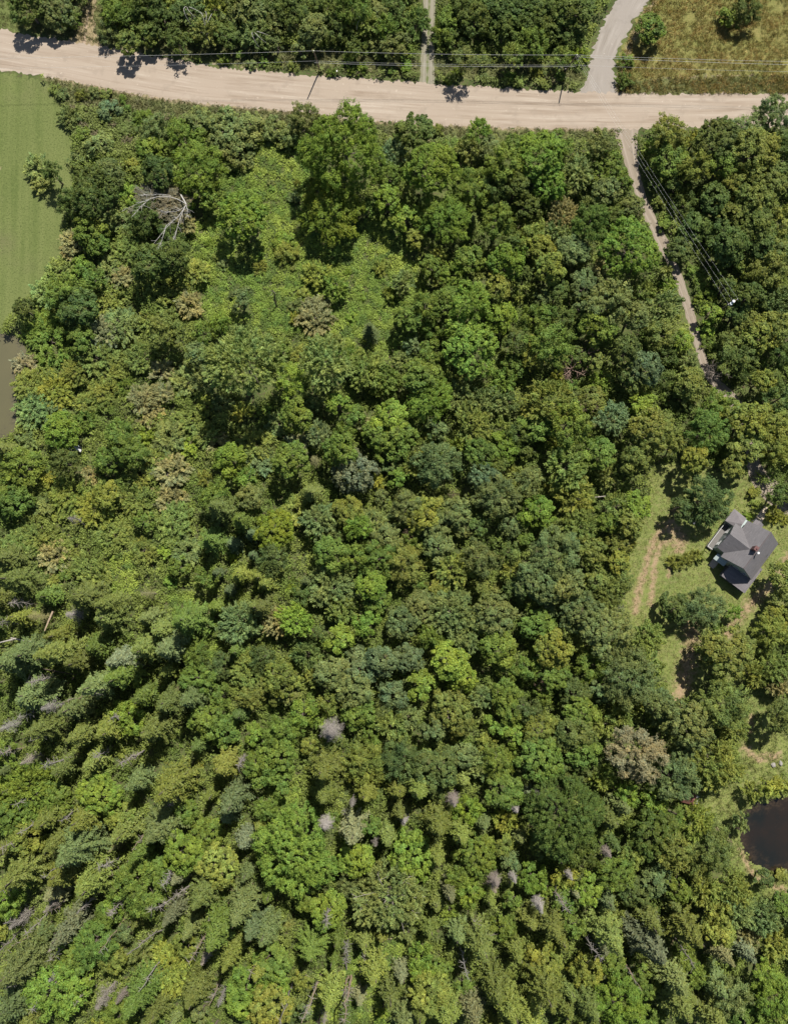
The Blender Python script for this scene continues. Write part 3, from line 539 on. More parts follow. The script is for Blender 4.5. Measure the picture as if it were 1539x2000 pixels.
for i in range(3):
    V, Fq = bare_tree(8.0, 3.2, 3400 + i); BT.append(mesh_np('bare_branches', V, Fq, mats=[M['dead']], smooth=True))
def nearest(dct, r): return min(dct, key=lambda q: abs(math.log(q / r)))
TONE = dict(bg=(.115, .186, .030), yg=(.142, .218, .038), yd=(.120, .170, .022), mg=(.104, .160, .032), dg=(.076, .115, .030), gd=(.080, .115, .034), dk=(.072, .114, .026),
            gg=(.118, .158, .056), bl=(.104, .150, .068), ol=(.128, .164, .042), yo=(.152, .188, .040), br=(.172, .176, .082), pl=(.145, .200, .066), sv=(.150, .175, .098),
            py=(.19, .225, .05), pb=(.19, .185, .11), gy=(.25, .23, .205), wh=(.36, .335, .305), pk=(.25, .215, .185))
TWORD = dict(bg='bright green', yg='yellow-green', yd='dark yellow-green', mg='mid green', dg='deep green', gd='dull dark green', dk='dark green', gg='grey-green', bl='blue-green', ol='olive',
             yo='yellowish olive', br='brownish', pl='pale green', sv='silvery', py='pale yellow-green', pb='pale blossom-flecked', gy='grey', wh='bleached white', pk='pinkish grey')
FB = 1.38
for _k in list(TONE): TONE[_k] = (TONE[_k][0] * 1.22, TONE[_k][1] * 1.14, TONE[_k][2] * 1.0) if _k not in ('gy', 'wh', 'pk') else TONE[_k]
rnd = random.Random(5)
TREES = []                      # (root, px, py, radius m, name, tone word, kind phrase, fixed label)
def tint_of(tone, k=.11):
    c = TONE[tone]; v = rnd.uniform(1 - k, 1 + k); h = rnd.uniform(-k, k) * .7
    return (c[0] * v * (1 + h), c[1] * v, c[2] * v * (1 - h), 1)
def place(px, py, rpx, kind, tone, label=None):
    s0 = PXM(px, py, 6); R = rpx / s0; rz = rnd.uniform(0, 6.283); col = tint_of(tone)
    if kind in 'bfw' and R < 1.55 and kind == 'b': kind = 'u'
    if kind in 'bfpw':
        if kind != 'b': col = tuple(q * FB for q in col[:3]) + (1,)
        small = R < 2.85 and kind == 'b'
        h = 3.0 + 1.75 * R if kind != 'p' else 14 + R
        if kind == 'f': h = 2.4 + 1.35 * R
        lowf = kind == 'f' and px < 620 and 200 < py < 1180
        if lowf: h = 1.6 + .85 * R
        if kind == 'b' and px < 570 and 170 < py < 325: h *= .5; col = tuple(q * 1.2 for q in col[:3]) + (1,)
        dd = float(segdist(np.array([px]), np.array([py]), DRV[3:14])[0])
        if dd < 75: h *= .72; R = max(1.4, min(R, (dd - 9) / s0 if dd > 26 else R * .8))
        if px > 1140 and py < 190: h *= .6
        h *= rnd.uniform(.78, 1.25) * (.68 if py < 110 and px < 1140 else 1); zc = h - R * .9; D = FR if kind in 'fpw' else BR
        q = nearest(D, R); me = rnd.choice(D[q]); k = R / q
        name = dict(b='young_tree' if small else 'broadleaf_tree', f='willow_tree', p='pine_tree', w='birch_tree')[kind]
        x, y, _ = G(px, py, zc); root = link(name, None, loc=(x, y, 0)); root.empty_display_size = .5
        t = link('trunk', TRB if kind == 'w' else rnd.choice(TRK), root, rot=(0, 0, rz), scale=(.5 + R * .2, .5 + R * .2, (zc + .35 * R) / 10)); t.location = (0, 0, 0)
        c = link('crown', me, root, loc=(0, 0, zc), rot=(0, 0, rz), scale=(k * rnd.uniform(.88, 1.14), k * rnd.uniform(.88, 1.14), k * (rnd.uniform(.9, 1.25) if not lowf else .65))); c.color = col; c.rotation_euler = (rnd.uniform(-.14, .14), rnd.uniform(-.14, .14), rz)
        if kind == 'w': # white stems arching over the crown
            out = []
            rg = np.random.RandomState(int(px)); a0 = rg.uniform(0, 6)
            for q in range(3):
                a = a0 + q * .5; tt = np.linspace(0, 1, 10); rr = R * (.1 + 1.0 * tt); hh = zc + R * (.55 + .6 * np.sin(tt * 2.4) - .55 * tt ** 2)
                out.append((np.stack([rr * np.cos(a + tt * .8), rr * np.sin(a + tt * .8), hh], -1), np.linspace(.06, .02, 10)))
            V, Fq = tubes(out, 5); link('arching_stem', mesh_np('arching_stem', V, Fq, mats=[M['birch']], smooth=True), root)
    elif kind == 'u':
        q = nearest(BR, R) if rnd.random() < .6 else None; zc = .42 * R; col = tuple(q * 1.1 for q in col[:3]) + (1,)
        x, y, _ = G(px, py, zc); me = rnd.choice(BR[q]) if q else rnd.choice(FR[nearest(FR, R)]); k = R / (q or nearest(FR, R))
        root = link('shrub', me, loc=(x, y, zc), rot=(0, 0, rz), scale=(k, k, k * .8)); root.color = col
    elif kind == 'c':
        q = nearest(CH, R); R *= rnd.uniform(.85, 1.4) * (1.1 if px < 560 and py > 1130 else 1); k = R / q; H = CH[q] * (k ** .6) * rnd.uniform(.78, 1.3) * (1.15 if px < 560 and py > 1130 else 1); x, y, _ = G(px, py, .52 * H)
        root = link('spruce_tree', None, loc=(x, y, 0)); sz = H / CH[q]
        link('trunk', TRC, root, rot=(0, 0, rz), scale=(1 + .2 * R, 1 + .2 * R, H * .97 / 10))
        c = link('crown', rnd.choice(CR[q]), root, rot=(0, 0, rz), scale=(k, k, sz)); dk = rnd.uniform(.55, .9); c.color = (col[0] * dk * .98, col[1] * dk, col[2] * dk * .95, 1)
    elif kind == 'x':
        H = 9 + 1.6 * R; x, y, _ = G(px, py, .65 * H); root = link('dead_conifer', None, loc=(x, y, 0)); k = R / 1.9
        t = link('trunk', TRX, root, rot=(0, 0, rz), scale=(.8, .8, H / 12)); t.color = (.3, .27, .24, 1)
        c = link('branches', rnd.choice(XR), root, rot=(0, 0, rz), scale=(k, k, H / 12)); c.color = col
    TREES.append([root, px, py, R, root.name.split('.')[0], tone, label]); return root
# ------------------------------------------------------------------ the trees of the photo
for (ox, oy), s in INV:
    for e in s.replace('\n', '').split(';'):
        x, y, r, k, tone = e.split()
        place(ox + float(x) * .338, oy + float(y) * .338, float(r) * .338, k, tone)
def inpx(px, py, P): return inpoly(np.atleast_1d(np.asarray(px, float)), np.atleast_1d(np.asarray(py, float)), P)
GLADES = [[(385, 560), (378, 430), (440, 330), (470, 290), (560, 240), (605, 260), (620, 440), (780, 415), (830, 560), (800, 690), (700, 700), (600, 650), (480, 650)],
    [(470, 290), (560, 240), (590, 330), (580, 430), (600, 500), (700, 560), (775, 640), (770, 700), (700, 690), (640, 640), (560, 625), (480, 640), (400, 625), (385, 560), (440, 520), (400, 470), (380, 440), (440, 400), (430, 350)],
    [(640, 440), (760, 420), (775, 500), (800, 560), (760, 640), (700, 560), (640, 520)], [(215, 1085), (268, 1080), (278, 1150), (235, 1182), (205, 1160)],
    [(325, 1165), (380, 1155), (425, 1220), (438, 1280), (402, 1290), (345, 1210)], [(500, 1565), (590, 1515), (595, 1565), (540, 1605)],
    [(700, 1850), (790, 1825), (795, 1870), (745, 1960), (720, 1990), (600, 1990), (625, 1895), (680, 1880)], [(35, 1320), (92, 1305), (98, 1345), (42, 1352)], [(200, 1575), (250, 1560), (290, 1590), (260, 1610)]]
LOW = [[(100, 165), (300, 195), (560, 222), (720, 245), (1200, 258), (1205, 285), (900, 285), (560, 265), (430, 245), (300, 300), (170, 310), (140, 260)], [(1400, 1480), (1539, 1490), (1539, 1575), (1450, 1570), (1435, 1660), (1370, 1600)],
    [(1345, 530), (1400, 600), (1395, 690), (1372, 700), (1340, 590)], [(620, 112), (830, 112), (820, 158), (640, 145), (520, 132), (400, 118), (400, 104)], [(855, 120), (1140, 130), (1140, 175), (855, 160)]]
PXTOP = np.array(TOP, float); PXBOT = np.array(BOT, float)
def onroad(px, py, pad=0):
    return (py > np.interp(px, PXTOP[:, 0], PXTOP[:, 1]) - pad) & (py < np.interp(px, PXBOT[:, 0], PXBOT[:, 1]) + pad)
def near_line(px, py, P, d): return segdist(np.atleast_1d(np.asarray(px, float)), np.atleast_1d(np.asarray(py, float)), P) < d
LANE = [(1172, 190), (1172, 140), (1185, 100), (1205, 50), (1232, 0), (1262, -60)]; TRACKL = [(834, 175), (835, 90), (838, -40)]; PATHL = [(165, 92), (172, 30), (182, -30)]
def is_open(px, py, pad=0):
    px = np.atleast_1d(np.asarray(px, float)); py = np.atleast_1d(np.asarray(py, float))
    r = onroad(px, py, 3 + pad) | near_line(px, py, DRV[:18], 14 + pad) | near_line(px, py, LANE, 34 + pad) | near_line(px, py, TRACKL, 15 + pad) | near_line(px, py, PATHL, 14 + pad)
    for P in OPEN: r |= inpx(px, py, P)
    return r
TP = np.array([(t[1], t[2], t[3] * PXM(t[1], t[2], 6)) for t in TREES])
ri = random.Random(21); extra = []
def sparse(px, py): return any(inpx(px, py, P)[0] for P in GLADES)
for it in range(8000):
    px, py = ri.uniform(-25, 1565), ri.uniform(-25, 2025); low = any(inpx(px, py, P)[0] for P in LOW)
    if sparse(px, py) or is_open(px, py, 6)[0] or (px > 1300 and py > 1190 and (is_open(px - 22, py)[0] or is_open(px + 22, py)[0] or is_open(px, py - 22)[0] or is_open(px, py + 22)[0])) or (py > 1180 and 1225 < px < 1300 and py < 1260): continue
    r = ri.uniform(9, 14) if low else ri.uniform(13, 27)
    d = np.hypot(TP[:, 0] - px, TP[:, 1] - py)
    if (d < TP[:, 2] * .85 + r * .72).any(): continue
    if low and ri.random() < .35: continue
    lx = px < 560 and 250 < py < 1150
    if lx and ri.random() < .6: continue
    if px < 560 and py > 1150 and ri.random() < .35: continue
    kind = 'u' if low or (lx and ri.random() < .5) else ('f' if (lx and ri.random() < .7) else ('c' if py > 1150 and px < 560 and ri.random() < .45 or py > 1500 and ri.random() < .4 else ri.choice('bbbf')))
    tone = ri.choice(['ol', 'gg', 'yg', 'mg', 'yo'] if lx else (['gg', 'mg', 'ol'] if low else (['dg', 'gg', 'dg', 'ol'] if py < 130 or px > 1250 and py < 900 else ['mg', 'gg', 'ol', 'mg', 'yo', 'dg'])))
    TP = np.vstack([TP, (px, py, r)]); extra.append((px, py, r, kind, tone))
for it in range(60):
    px, py = ri.uniform(385, 830), ri.uniform(240, 700)
    if sparse(px, py): extra.append((px, py, ri.uniform(6, 13), 'u', ri.choice(['yg', 'mg', 'ol', 'gg', 'yo'])))
for e in extra: place(*e)

# bare and bent trees with branches traced from the photo
def bare(px, py, rpx, mesh, tone, label, H=8.0, green=None):
    k = rpx / PXM(px, py, 6) / 3.6; x, y, _ = G(px, py, H * .7); root = link('dead_tree', None, loc=(x, y, 0))
    c = link('bare_branches', mesh, root, rot=(0, 0, px), scale=(k, k, H / 8.0 * .95)); c.color = tint_of(tone, .05)
    TREES.append([root, px, py, rpx / 10, 'dead_tree', tone, label])
DBR = 'pk'
TONE['rb'] = (.30, .21, .17); TWORD['rb'] = 'reddish brown'
bare(1120, 716, 36, BT[0], 'rb', 'reddish brown bare twiggy tree, lower left of the touching pair among green crowns')
bare(1152, 684, 26, BT[1], 'rb', 'reddish brown bare tree, upper right and smaller of the touching pair')
bare(1154, 785, 28, BT[2], 'rb', 'small reddish brown bare tree standing alone below the touching bare pair')
bare(1122, 521, 17, BT[0], 'br', 'little greyish bare twiggy tree between green crowns left of the bright crown by the driveway')
bare(1400, 724, 30, BT[1], 'pk', 'grey leafless tree overhanging the shaded bend of the driveway')
bare(801, 1043, 17, BT[2], 'rb', 'small brown bare twigs poking out of a pale green crown near the picture middle')
bare(612, 1236, 17, BT[0], 'rb', 'small brown bare twigs beside a soft yellow-green crown left of centre')
bare(1063, 1335, 22, BT[1], 'rb', 'brown bare tree in a dark hollow left of the lawn clearing')
bare(1208, 1193, 20, BT[2], 'gy', 'bare grey twigs at the left edge of the house clearing')
bare(675, 1590, 15, BT[0], 'wh', 'thin whitish bare twigs in shade above the blunt silver fir')
bare(887, 963, 14, BT[1], 'rb', 'tiny dark red bare twigs in a gap right of the silvery round crown')
SB = conifer(12.0, 2.6, 2711, step=.42, nb=(7, 11), base=.5, wid=.018, ln=.42, power=.8, dead=True)
def star(px, py, rpx, tone, label, H=12):
    k = .88 * rpx / PXM(px, py, 8) / 2.6; x, y, _ = G(px, py, .8 * H); root = link('dead_conifer', None, loc=(x, y, 0))
    t = link('trunk', TRX, root, scale=(.9, .9, H / 12)); t.color = TONE['gy'] + (1,)
    c = link('branches', SB, root, scale=(k, k, H / 12)); c.color = TONE[tone] + (1,); TREES.append([root, px, py, rpx / 10, 'dead_conifer', tone, label])
star(646, 1428, 32, 'gy', 'silver grey dead conifer spreading like a starburst among green crowns left of centre')
star(635, 1612, 22, 'wh', 'whitish dead treetop on the upper edge of the large yellow-green crown low in the picture')
star(885, 1564, 19, 'pk', 'pinkish grey dead treetop between dark crowns right of the star-shaped olive spruces')
star(1054, 1770, 17, 'wh', 'bleached white dead treetop standing out low right of centre')
star(790, 1602, 13, 'wh', 'small white dead sprig just below a star-shaped olive spruce in a dark gap')
star(1004, 1718, 12, 'wh', 'tiny whitish dead star on a bright green crown low right of centre')
star(1187, 1668, 15, 'pk', 'little pinkish dead tuft on the lower edge of the huge dark green crown')
star(1113, 1712, 12, 'wh', 'tiny white dead sprig in shade under the huge dark green crown')
star(234, 1951, 13, 'pk', 'pinkish dead star near the bottom edge, left part of the picture')
star(968, 1723, 19, 'pk', 'pinkish grey ragged dead top left of the tiny whitish dead star')
star(1007, 1581, 14, 'wh', 'whitish dead tuft in a dark gap left of the huge dark green crown')
star(1050, 1556, 13, 'gy', 'grey dead spray at the upper left shoulder of the huge dark green crown')
star(688, 1571, 10, 'gy', 'very small grey dead tip between the silver fir and star-shaped spruces')

def px_branches(name_root, base, branches, mat, r, label, tilez, cat_tone, extra_part=None):
    """branches: lists of (px, py, z); drawn as tapering limbs of one tree"""
    x, y, _ = G(*base); root = link(name_root, None, loc=(x, y, 0)); out = []
    for bi, b in enumerate(branches):
        P = np.array([G(*q) for q in b]) - np.array([x, y, 0]); n = 12; t = np.linspace(0, 1, n); tt = np.linspace(0, 1, len(P))
        Q = np.stack([np.interp(t, tt, P[:, i]) for i in range(3)], -1)
        for _ in range(2): Q[1:-1] = Q[1:-1] * .5 + (Q[:-2] + Q[2:]) * .25
        out.append((Q, np.linspace(r * (1 if bi < 3 else .6), r * .3, n)))
        rg = np.random.RandomState(bi + 5)
        for k in range(15 if mat == 'birch' else 8):
            i = rg.randint(3, n); d = unit(Q[-1] - Q[0]) + rg.normal(size=3) * .5; out.append((limb_path(Q[i - 1], d, rg.uniform(.8, 1.9), rg, 5, .1), np.linspace(r * .4, r * .15, 5)))
    return root, out
def tile(l, ox, oy, z0, z1):
    n = len(l) - 1; return [(ox + a * .338, oy + b * .338, z0 + (z1 - z0) * i / n) for i, (a, b) in enumerate(l)]
br = [tile(q, 0, 0, za + 1.5, zb + 3.2) for q, za, zb in (
    ([(1078, 1180), (1060, 1165), (1000, 1130), (930, 1130), (880, 1140), (850, 1160), (800, 1175), (760, 1190), (705, 1222)], 8, 7),
    ([(1078, 1180), (1040, 1250), (1010, 1270), (975, 1300), (935, 1350), (905, 1390), (870, 1435)], 8, 6),
    ([(1078, 1180), (1050, 1240), (1030, 1290), (1020, 1350), (1000, 1390), (985, 1460)], 8, 6),
    ([(880, 1140), (830, 1180), (800, 1210), (762, 1256)], 8, 7), ([(1060, 1200), (1030, 1220), (970, 1228), (905, 1205)], 8, 7),
    ([(1010, 1270), (960, 1300), (945, 1370), (915, 1440)], 8, 6.5), ([(1020, 1350), (1005, 1380), (965, 1420), (955, 1462)], 7, 6), ([(1078, 1185), (1085, 1215), (1083, 1250)], 8, 7), ([(990, 1130), (920, 1120), (850, 1130), (830, 1120)], 8, 7.5))]
root, out = px_branches('birch_tree', (366, 408, 0), br, 'birch', .065, '', 0, 'wh')
tr = [(np.array([(0, 0, 0), (.1, .2, 3), (0.0, .5, 6), tuple(np.array(G(1078 * .338, 1180 * .338, 9.5)) - np.array([*G(366, 408)[:2], 0]))]), np.array([.2, .17, .15, .12]))]
V, Fq = tubes(tr, 7); link('trunk', mesh_np('birch_arch_trunk', V, Fq, mats=[M['birch']], smooth=True), root)
V, Fq = tubes(out, 5); link('white_limbs', mesh_np('white_limbs', V, Fq, mats=[M['birch']], smooth=True), root)
cw = link('crown', FR[3.3][0], root, scale=(1.7, 1.3, .45)); cx, cy, _ = G(312, 398, 5); cw.location = (cx - root.location.x, cy - root.location.y, 4.6); cw.color = (.15, .14, .085, 1)
TREES.append([root, 320, 410, 6, 'birch_tree', 'wh', 'bent birch with bare white limbs arching over and hanging down, in the upper left'])
# pale-branched spreading tree, low middle
K = (500, 1450); br = [tile([(770, 900), (760 + 20, 860)] + q, *K, 9, zb) for q, zb in (
    ([(720, 920), (660, 930), (600, 960)], 10), ([(740, 930), (690, 1000), (650, 1030)], 9), ([(750, 960), (745, 1030), (730, 1070)], 9), ([(790, 960), (800, 1010), (790, 1050)], 9),
    ([(830, 930), (870, 1000), (880, 1050)], 9), ([(850, 900), (900, 960), (915, 1000)], 10), ([(860, 890), (930, 900), (980, 890)], 10), ([(700, 870), (620, 880), (560, 900)], 11),
    ([(730, 830), (715, 790), (700, 760)], 12), ([(700, 900), (640, 960), (585, 1000)], 9), ([(800, 980), (830, 1020), (850, 1060)], 8.5), ([(820, 850), (860, 800), (890, 770)], 12))]
root, out = px_branches('broadleaf_tree', (762, 1745, 0), br, 'dead', .085, '', 0, 'gy')
TREES.append([root, 760, 1760, 7, 'broadleaf_tree', 'gg', 'spreading grey-green tree with a fan of bare pale branches showing, low middle of the picture'])
t0 = np.array(G(760, 1748, 9)) - np.array([*G(762, 1745)[:2], 0]); V, Fq = tubes([(np.array([(0, 0, 0), (.1, 0, 4), tuple(t0)]), np.array([.3, .25, .16]))], 8)
link('trunk', mesh_np('spreading_trunk', V, Fq, mats=[M['bark']], smooth=True), root)
V, Fq = tubes(out, 5); pb = link('pale_branches', mesh_np('pale_branches', V, Fq, mats=[M['dead']], smooth=True), root); pb.color = (.38, .35, .3, 1)
# thin crooked snag in the glade
def snag(base, tip, h, r, label, name='dead_trunk_tree', tone='gy', bend=None, twigs=30, leafy=None):
    x, y, _ = G(*base); P0 = np.array([0, 0, 0.]); P1 = np.array(G(*tip, h)) - np.array([x, y, 0]); rg = np.random.RandomState(int(base[0] + base[1]))
    t = np.linspace(0, 1, 9)[:, None]; P = P0 + (P1 - P0) * t + rg.normal(size=(9, 3)) * .12 * (t > 0) * (t < 1)
    out = [(P, r * np.linspace(1.1, .3, 9))]
    for k in range(twigs):
        i = rg.randint(3, 9); d = rg.normal(size=3); d[2] = abs(d[2]) * .2 - .1; out.append((limb_path(P[i - 1] * .5 + P[min(i, 8)] * .5, d, rg.uniform(.5, 1.3), rg, 4, -.1), np.linspace(.045, .02, 4)))
    root = link('dead_conifer', None, loc=(x, y, 0))
    V, Fq = tubes(out[:1], 8); a = link('trunk', mesh_np('snag_trunk', V, Fq, mats=[M['dead']], smooth=True), root); a.color = tint_of(tone, .03)
    if twigs:
        V, Fq = tubes(out[1:], 4); b = link('twigs', mesh_np('snag_twigs', V, Fq, mats=[M['dead']]), root); b.color = tint_of('gy', .05)
    TREES.append([root, (base[0] + tip[0]) / 2, (base[1] + tip[1]) / 2, h / 8, 'dead_conifer', tone, label])
TONE['tn'] = (.34, .27, .19); TWORD['tn'] = 'tan'; TONE['dk2'] = (.1, .08, .06); TWORD['dk2'] = 'dark'
snag((541, 601), (532, 560), 8, .16, 'thin dark crooked dead trunk standing in the yellow-green glade', tone='dk2', twigs=8)
snag((631, 1896), (589, 1998), 20, .22, 'leaning bare trunk, tan below and grey above, lower left of the tall bare pair', tone='tn', twigs=50)
snag((686, 1904), (671, 1997), 19, .24, 'tall bare grey trunk, right one of the close pair near the bottom edge', tone='tn', twigs=70)
snag((680, 1904), (673, 1945), 9, .2, 'shorter bare tan trunk, left one of the close pair near the bottom edge', tone='tn', twigs=16)
snag((677, 1895), (677, 1842), 7, .15, 'short upright dead spike with side twigs above the tall bare pair', tone='gy', twigs=60)
snag((705, 1900), (712, 1868), 6, .1, 'small dead stub right of the tall bare pair', tone='gy', twigs=14)
snag((324, 1808), (248, 1866), 15, .15, 'long bleached bare stem lying over the silvery slanted conifer', tone='gy', twigs=30)
snag((388, 1720), (290, 1782), 17, .14, 'leaning dead stem with a frosted grey tip, upper left of the silvery slanted conifer', tone='gy', twigs=70)
snag((448, 1762), (405, 1800), 11, .09, 'thin bare pole leaning among crowns in the lower left', tone='tn', twigs=8)
snag((250, 1672), (190, 1695), 12, .12, 'leaning dead stem with whitish twigs left of centre low down', tone='wh', twigs=60)
snag((246, 1695), (212, 1712), 9, .09, 'thin pale leaning stem just below the whitish twiggy stem', tone='tn', twigs=6)
snag((70, 1778), (8, 1806), 14, .14, 'leaning grey dead stem against the left edge low down', tone='gy', twigs=40)
snag((130, 1765), (88, 1782), 11, .1, 'thin tan leaning stem right of the leaning grey stem at the left edge', tone='tn', twigs=8)
snag((75, 1818), (2, 1862), 15, .08, 'long thin bare pole crossing the crowns at the lower left edge', tone='tn', twigs=4)
snag((372, 1640), (350, 1645), 8, .1, 'short pale dead stem on a green crown in the lower left', tone='wh', twigs=12)
snag((952, 1818), (925, 1800), 8, .09, 'thin grey twiggy stem beside olive conifers low in the middle', tone='gy', twigs=26)
snag((975, 1845), (955, 1822), 8, .09, 'forked pale stick right of the thin grey twiggy stem', tone='wh', twigs=16)
snag((1370, 990 + 45), (1362, 1026), 2, .03, None, twigs=2) if False else None

# standing dead poles through the lower left stand
rq = random.Random(77)
def dead_pole(px, py):
    h = rq.uniform(11, 19); x, y, _ = G(px, py, h * .55); b = PIX(x, y, 0); t = PIX(x + rq.uniform(-.8, .8), y + rq.uniform(-.8, .8), h)
    snag(b, t, h, rq.uniform(.12, .2), None, tone=rq.choice(['gy', 'wh', 'wh', 'tn']), twigs=rq.choice([12, 30, 60]))
for q in [(30, 1210), (60, 1395), (105, 1265), (150, 1365), (25, 1470), (120, 1490), (60, 1560), (200, 1470), (25, 1640), (110, 1690), (180, 1760), (40, 1900), (130, 1850), (215, 1830), (330, 1700), (300, 1900), (160, 1935), (390, 1850),
          (420, 1940), (500, 1890), (470, 1480), (350, 1560), (85, 1330), (240, 1400), (1090, 1760), (905, 1880), (1150, 1850), (1340, 1860), (640, 1780), (880, 1960), (1230, 1900), (560, 1960), (15, 1290), (45, 1180), (85, 1440), (18, 1540), (70, 1610), (140, 1590), (260, 1480), (35, 1720), (75, 1800), (15, 1840), (95, 1940), (230, 1770), (270, 1640), (200, 1345)]: dead_pole(*q)

# fallen logs
def log(a, b, r, label, tone='tn', z=.35):
    p = np.array([G(*a, z), ((G(*a, z)[0] + G(*b, z)[0]) / 2, (G(*a, z)[1] + G(*b, z)[1]) / 2, z + .1), G(*b, z)]); o0 = p[0].copy(); o0[2] = 0
    V, Fq = tubes([(p - o0, [r, r * .9, r * .6])], 8); o = link('fallen_log', mesh_np('fallen_log', V, Fq, mats=[M['dead']], smooth=True), loc=tuple(o0)); o.color = tint_of(tone, .04)
    tag(o, label, 'log', 'fallen logs among the trees')
log((74, 1256), (22, 1246), .22, 'pale fallen log lying crosswise, longer of the pair at the left edge', 'wh', 2.4)
log((30, 1248), (0, 1255), .16, 'pale fallen log meeting the longer one at the left edge', 'wh', 2.2)
log((104, 1194), (88, 1232), .2, 'broken tan trunk lying upright in the picture beside a fluffy olive crown at left', 'tn', 5.5)
log((60, 1318), (52, 1340), .17, 'short tan log on bright ground plants near the left edge', 'tn', 1.2)
log((150, 1312), (142, 1328), .13, 'small tan log stub right of the short tan log', 'tn', 1.2)
log((700, 1836), (765, 1833), .2, 'long brown log on the grassy glade near the bottom', 'tn', .5)
log((775, 1830), (798, 1831), .15, 'short brown log at the right end of the long log in the glade', 'tn', .5)
log((655, 1806), (690, 1815), .15, 'dark brown log in shade below the spreading pale-branched tree', 'dk2', .5)
log((84, 1306), (150, 1318), .1, 'thin dark pole lying across gaps near the left edge', 'dk2', 3.0)
log((1155, 972), (1182, 969), .12, 'short pale log lying in a gap above the house clearing', 'wh', 3.0)

# ------------------------------------------------------------------ undergrowth and grass
rg = np.random.RandomState(99)
TP = np.array([(t[0].location.x, t[0].location.y, t[3]) for t in TREES if t[4] not in ('dead_conifer', 'dead_tree')])
def scatter(n, x0=-88, x1=88, y0=-82, y1=128):
    return np.stack([rg.uniform(x0, x1, n), rg.uniform(y0, y1, n)], -1)
def px_arr(P):
    X, Y, Z = P[:, 0], P[:, 1] * ct - CAM_H * st, -P[:, 1] * st - CAM_H * ct
    return 769.5 + F_PX * X / -Z, 1000.0 - F_PX * Y / -Z
P = scatter(90000); px, py = px_arr(P)
ok = ~is_open(px, py, 4) & (px > -60) & (px < 1600) & (py > -60) & (py < 2060)
P, px, py = P[ok], px[ok], py[ok]
gl = np.zeros(len(P), bool)
for q in GLADES: gl |= inpx(px, py, q)
lw = np.zeros(len(P), bool)
for q in LOW: lw |= inpx(px, py, q)
# keep clear of the ground right under the crowns
cell = {}
keep = np.ones(len(P), bool)
for x, y, R in TP: keep &= ~(((P[:, 0] - x) ** 2 + (P[:, 1] - y) ** 2) < (R * .55) ** 2)
keep &= gl | lw | (rg.rand(len(P)) < .62)
verge = inpx(px, py, VERGE) | inpx(px, py, VERGE2); keep &= ~(verge & (rg.rand(len(P)) < .6))
P, px, py, gl, lw, verge = P[keep], px[keep], py[keep], gl[keep], lw[keep], verge[keep]
m = len(P); nl = 24
big = vnoise(P[:, 0], P[:, 1], 9, 2); hz = np.where(gl, .35 + .35 * rg.rand(m) + .3 * np.clip(big, 0, 1), np.where(lw, .8 + .9 * np.clip(big + .3, 0, 1) + .5 * rg.rand(m), .5 + 1.6 * np.clip(big + .4, 0, 1.3) + .8 * rg.rand(m)))
hz = np.where(verge, .15 + .35 * rg.rand(m), hz)
n1 = vnoise(P[:, 0], P[:, 1], 14, 4)[:, None]; n2 = vnoise(P[:, 0], P[:, 1], 5, 8)[:, None]
def mixn(a, b, t): return np.array(a)[None] * (1 - t) + np.array(b)[None] * t
base = mixn((.12, .17, .034), (.20, .235, .05), np.clip(.45 + .45 * n1, 0, 1)); base = base * (1 - .5 * np.clip(n2 - .3, 0, 1)) + np.array([(.09, .11, .05)]) * .5 * np.clip(n2 - .3, 0, 1)
gcol = mixn((.165, .245, .045), (.27, .33, .06), np.clip(.5 + .5 * n1, 0, 1)); gcol = np.where(vnoise(P[:, 0], P[:, 1], 3.2, 11)[:, None] > .75, gcol * np.array([[.72, .82, .9]]), gcol); gcol = np.where(n2 > .6, gcol * .35 + np.array([[.075, .13, .035]]) * .65, gcol)
lcol = mixn((.135, .18, .05), (.19, .225, .06), np.clip(.5 + .5 * n1, 0, 1)); lcol = np.where((n2 > .9), np.array([[.17, .15, .08]]), lcol)
lf = np.clip((760 - px) / 200, 0, 1)[:, None] * np.clip(.6 + n1, 0, 1); base = base * (1 - .7 * lf) + np.array([[.19, .235, .05]]) * .7 * lf
col = np.where(gl[:, None], gcol, np.where(lw[:, None], lcol, base)); col = np.where(verge[:, None], mixn((.11, .13, .045), (.17, .165, .075), np.clip(.5 + .5 * n2, 0, 1)), col)
col = col * np.clip(rg.normal(1, .15, (m, 1)), .6, 1.5)
def stuff_leaves(name, P, hz, col, nl, spread, a, b, label=None, up=1.1, vert=0.0):
    m = len(P); n = m * nl; c = np.repeat(np.column_stack([P, hz]), nl, 0); off = rg.normal(size=(n, 3)) * spread; off[:, 2] = -np.abs(off[:, 2]) * np.minimum(1, np.repeat(hz, nl) * .8)
    off[:, 2] -= .35 * (off[:, 0] ** 2 + off[:, 1] ** 2); c = c + off; c[:, 2] = np.maximum(c[:, 2], .03)
    nr = unit(np.array([[0, 0, up]]) + off * .6 + rg.normal(size=(n, 3)) * .5)
    tan = None
    if vert: tan = unit(rg.normal(size=(n, 3)) * .6 + np.array([0, 0, vert])); nr = unit(np.cross(tan, rg.normal(size=(n, 3))))
    V = leaves(c, nr, a * rg.uniform(.6, 1.4, n), b * rg.uniform(.6, 1.4, n), rg, tan)
    cc = np.repeat(col, nl, 0) * np.clip(rg.normal(1, .18, (n, 1)), .5, 1.6)
    return tag(link(name, mesh_np(name, V, quads(n), np.repeat(cc, 4, 0), [M['leaf']])), label, kind='stuff')
stuff_leaves('undergrowth', P[~gl], hz[~gl], col[~gl], nl, .36, .17, .125, 'low leafy undergrowth filling the gaps between the crowns')
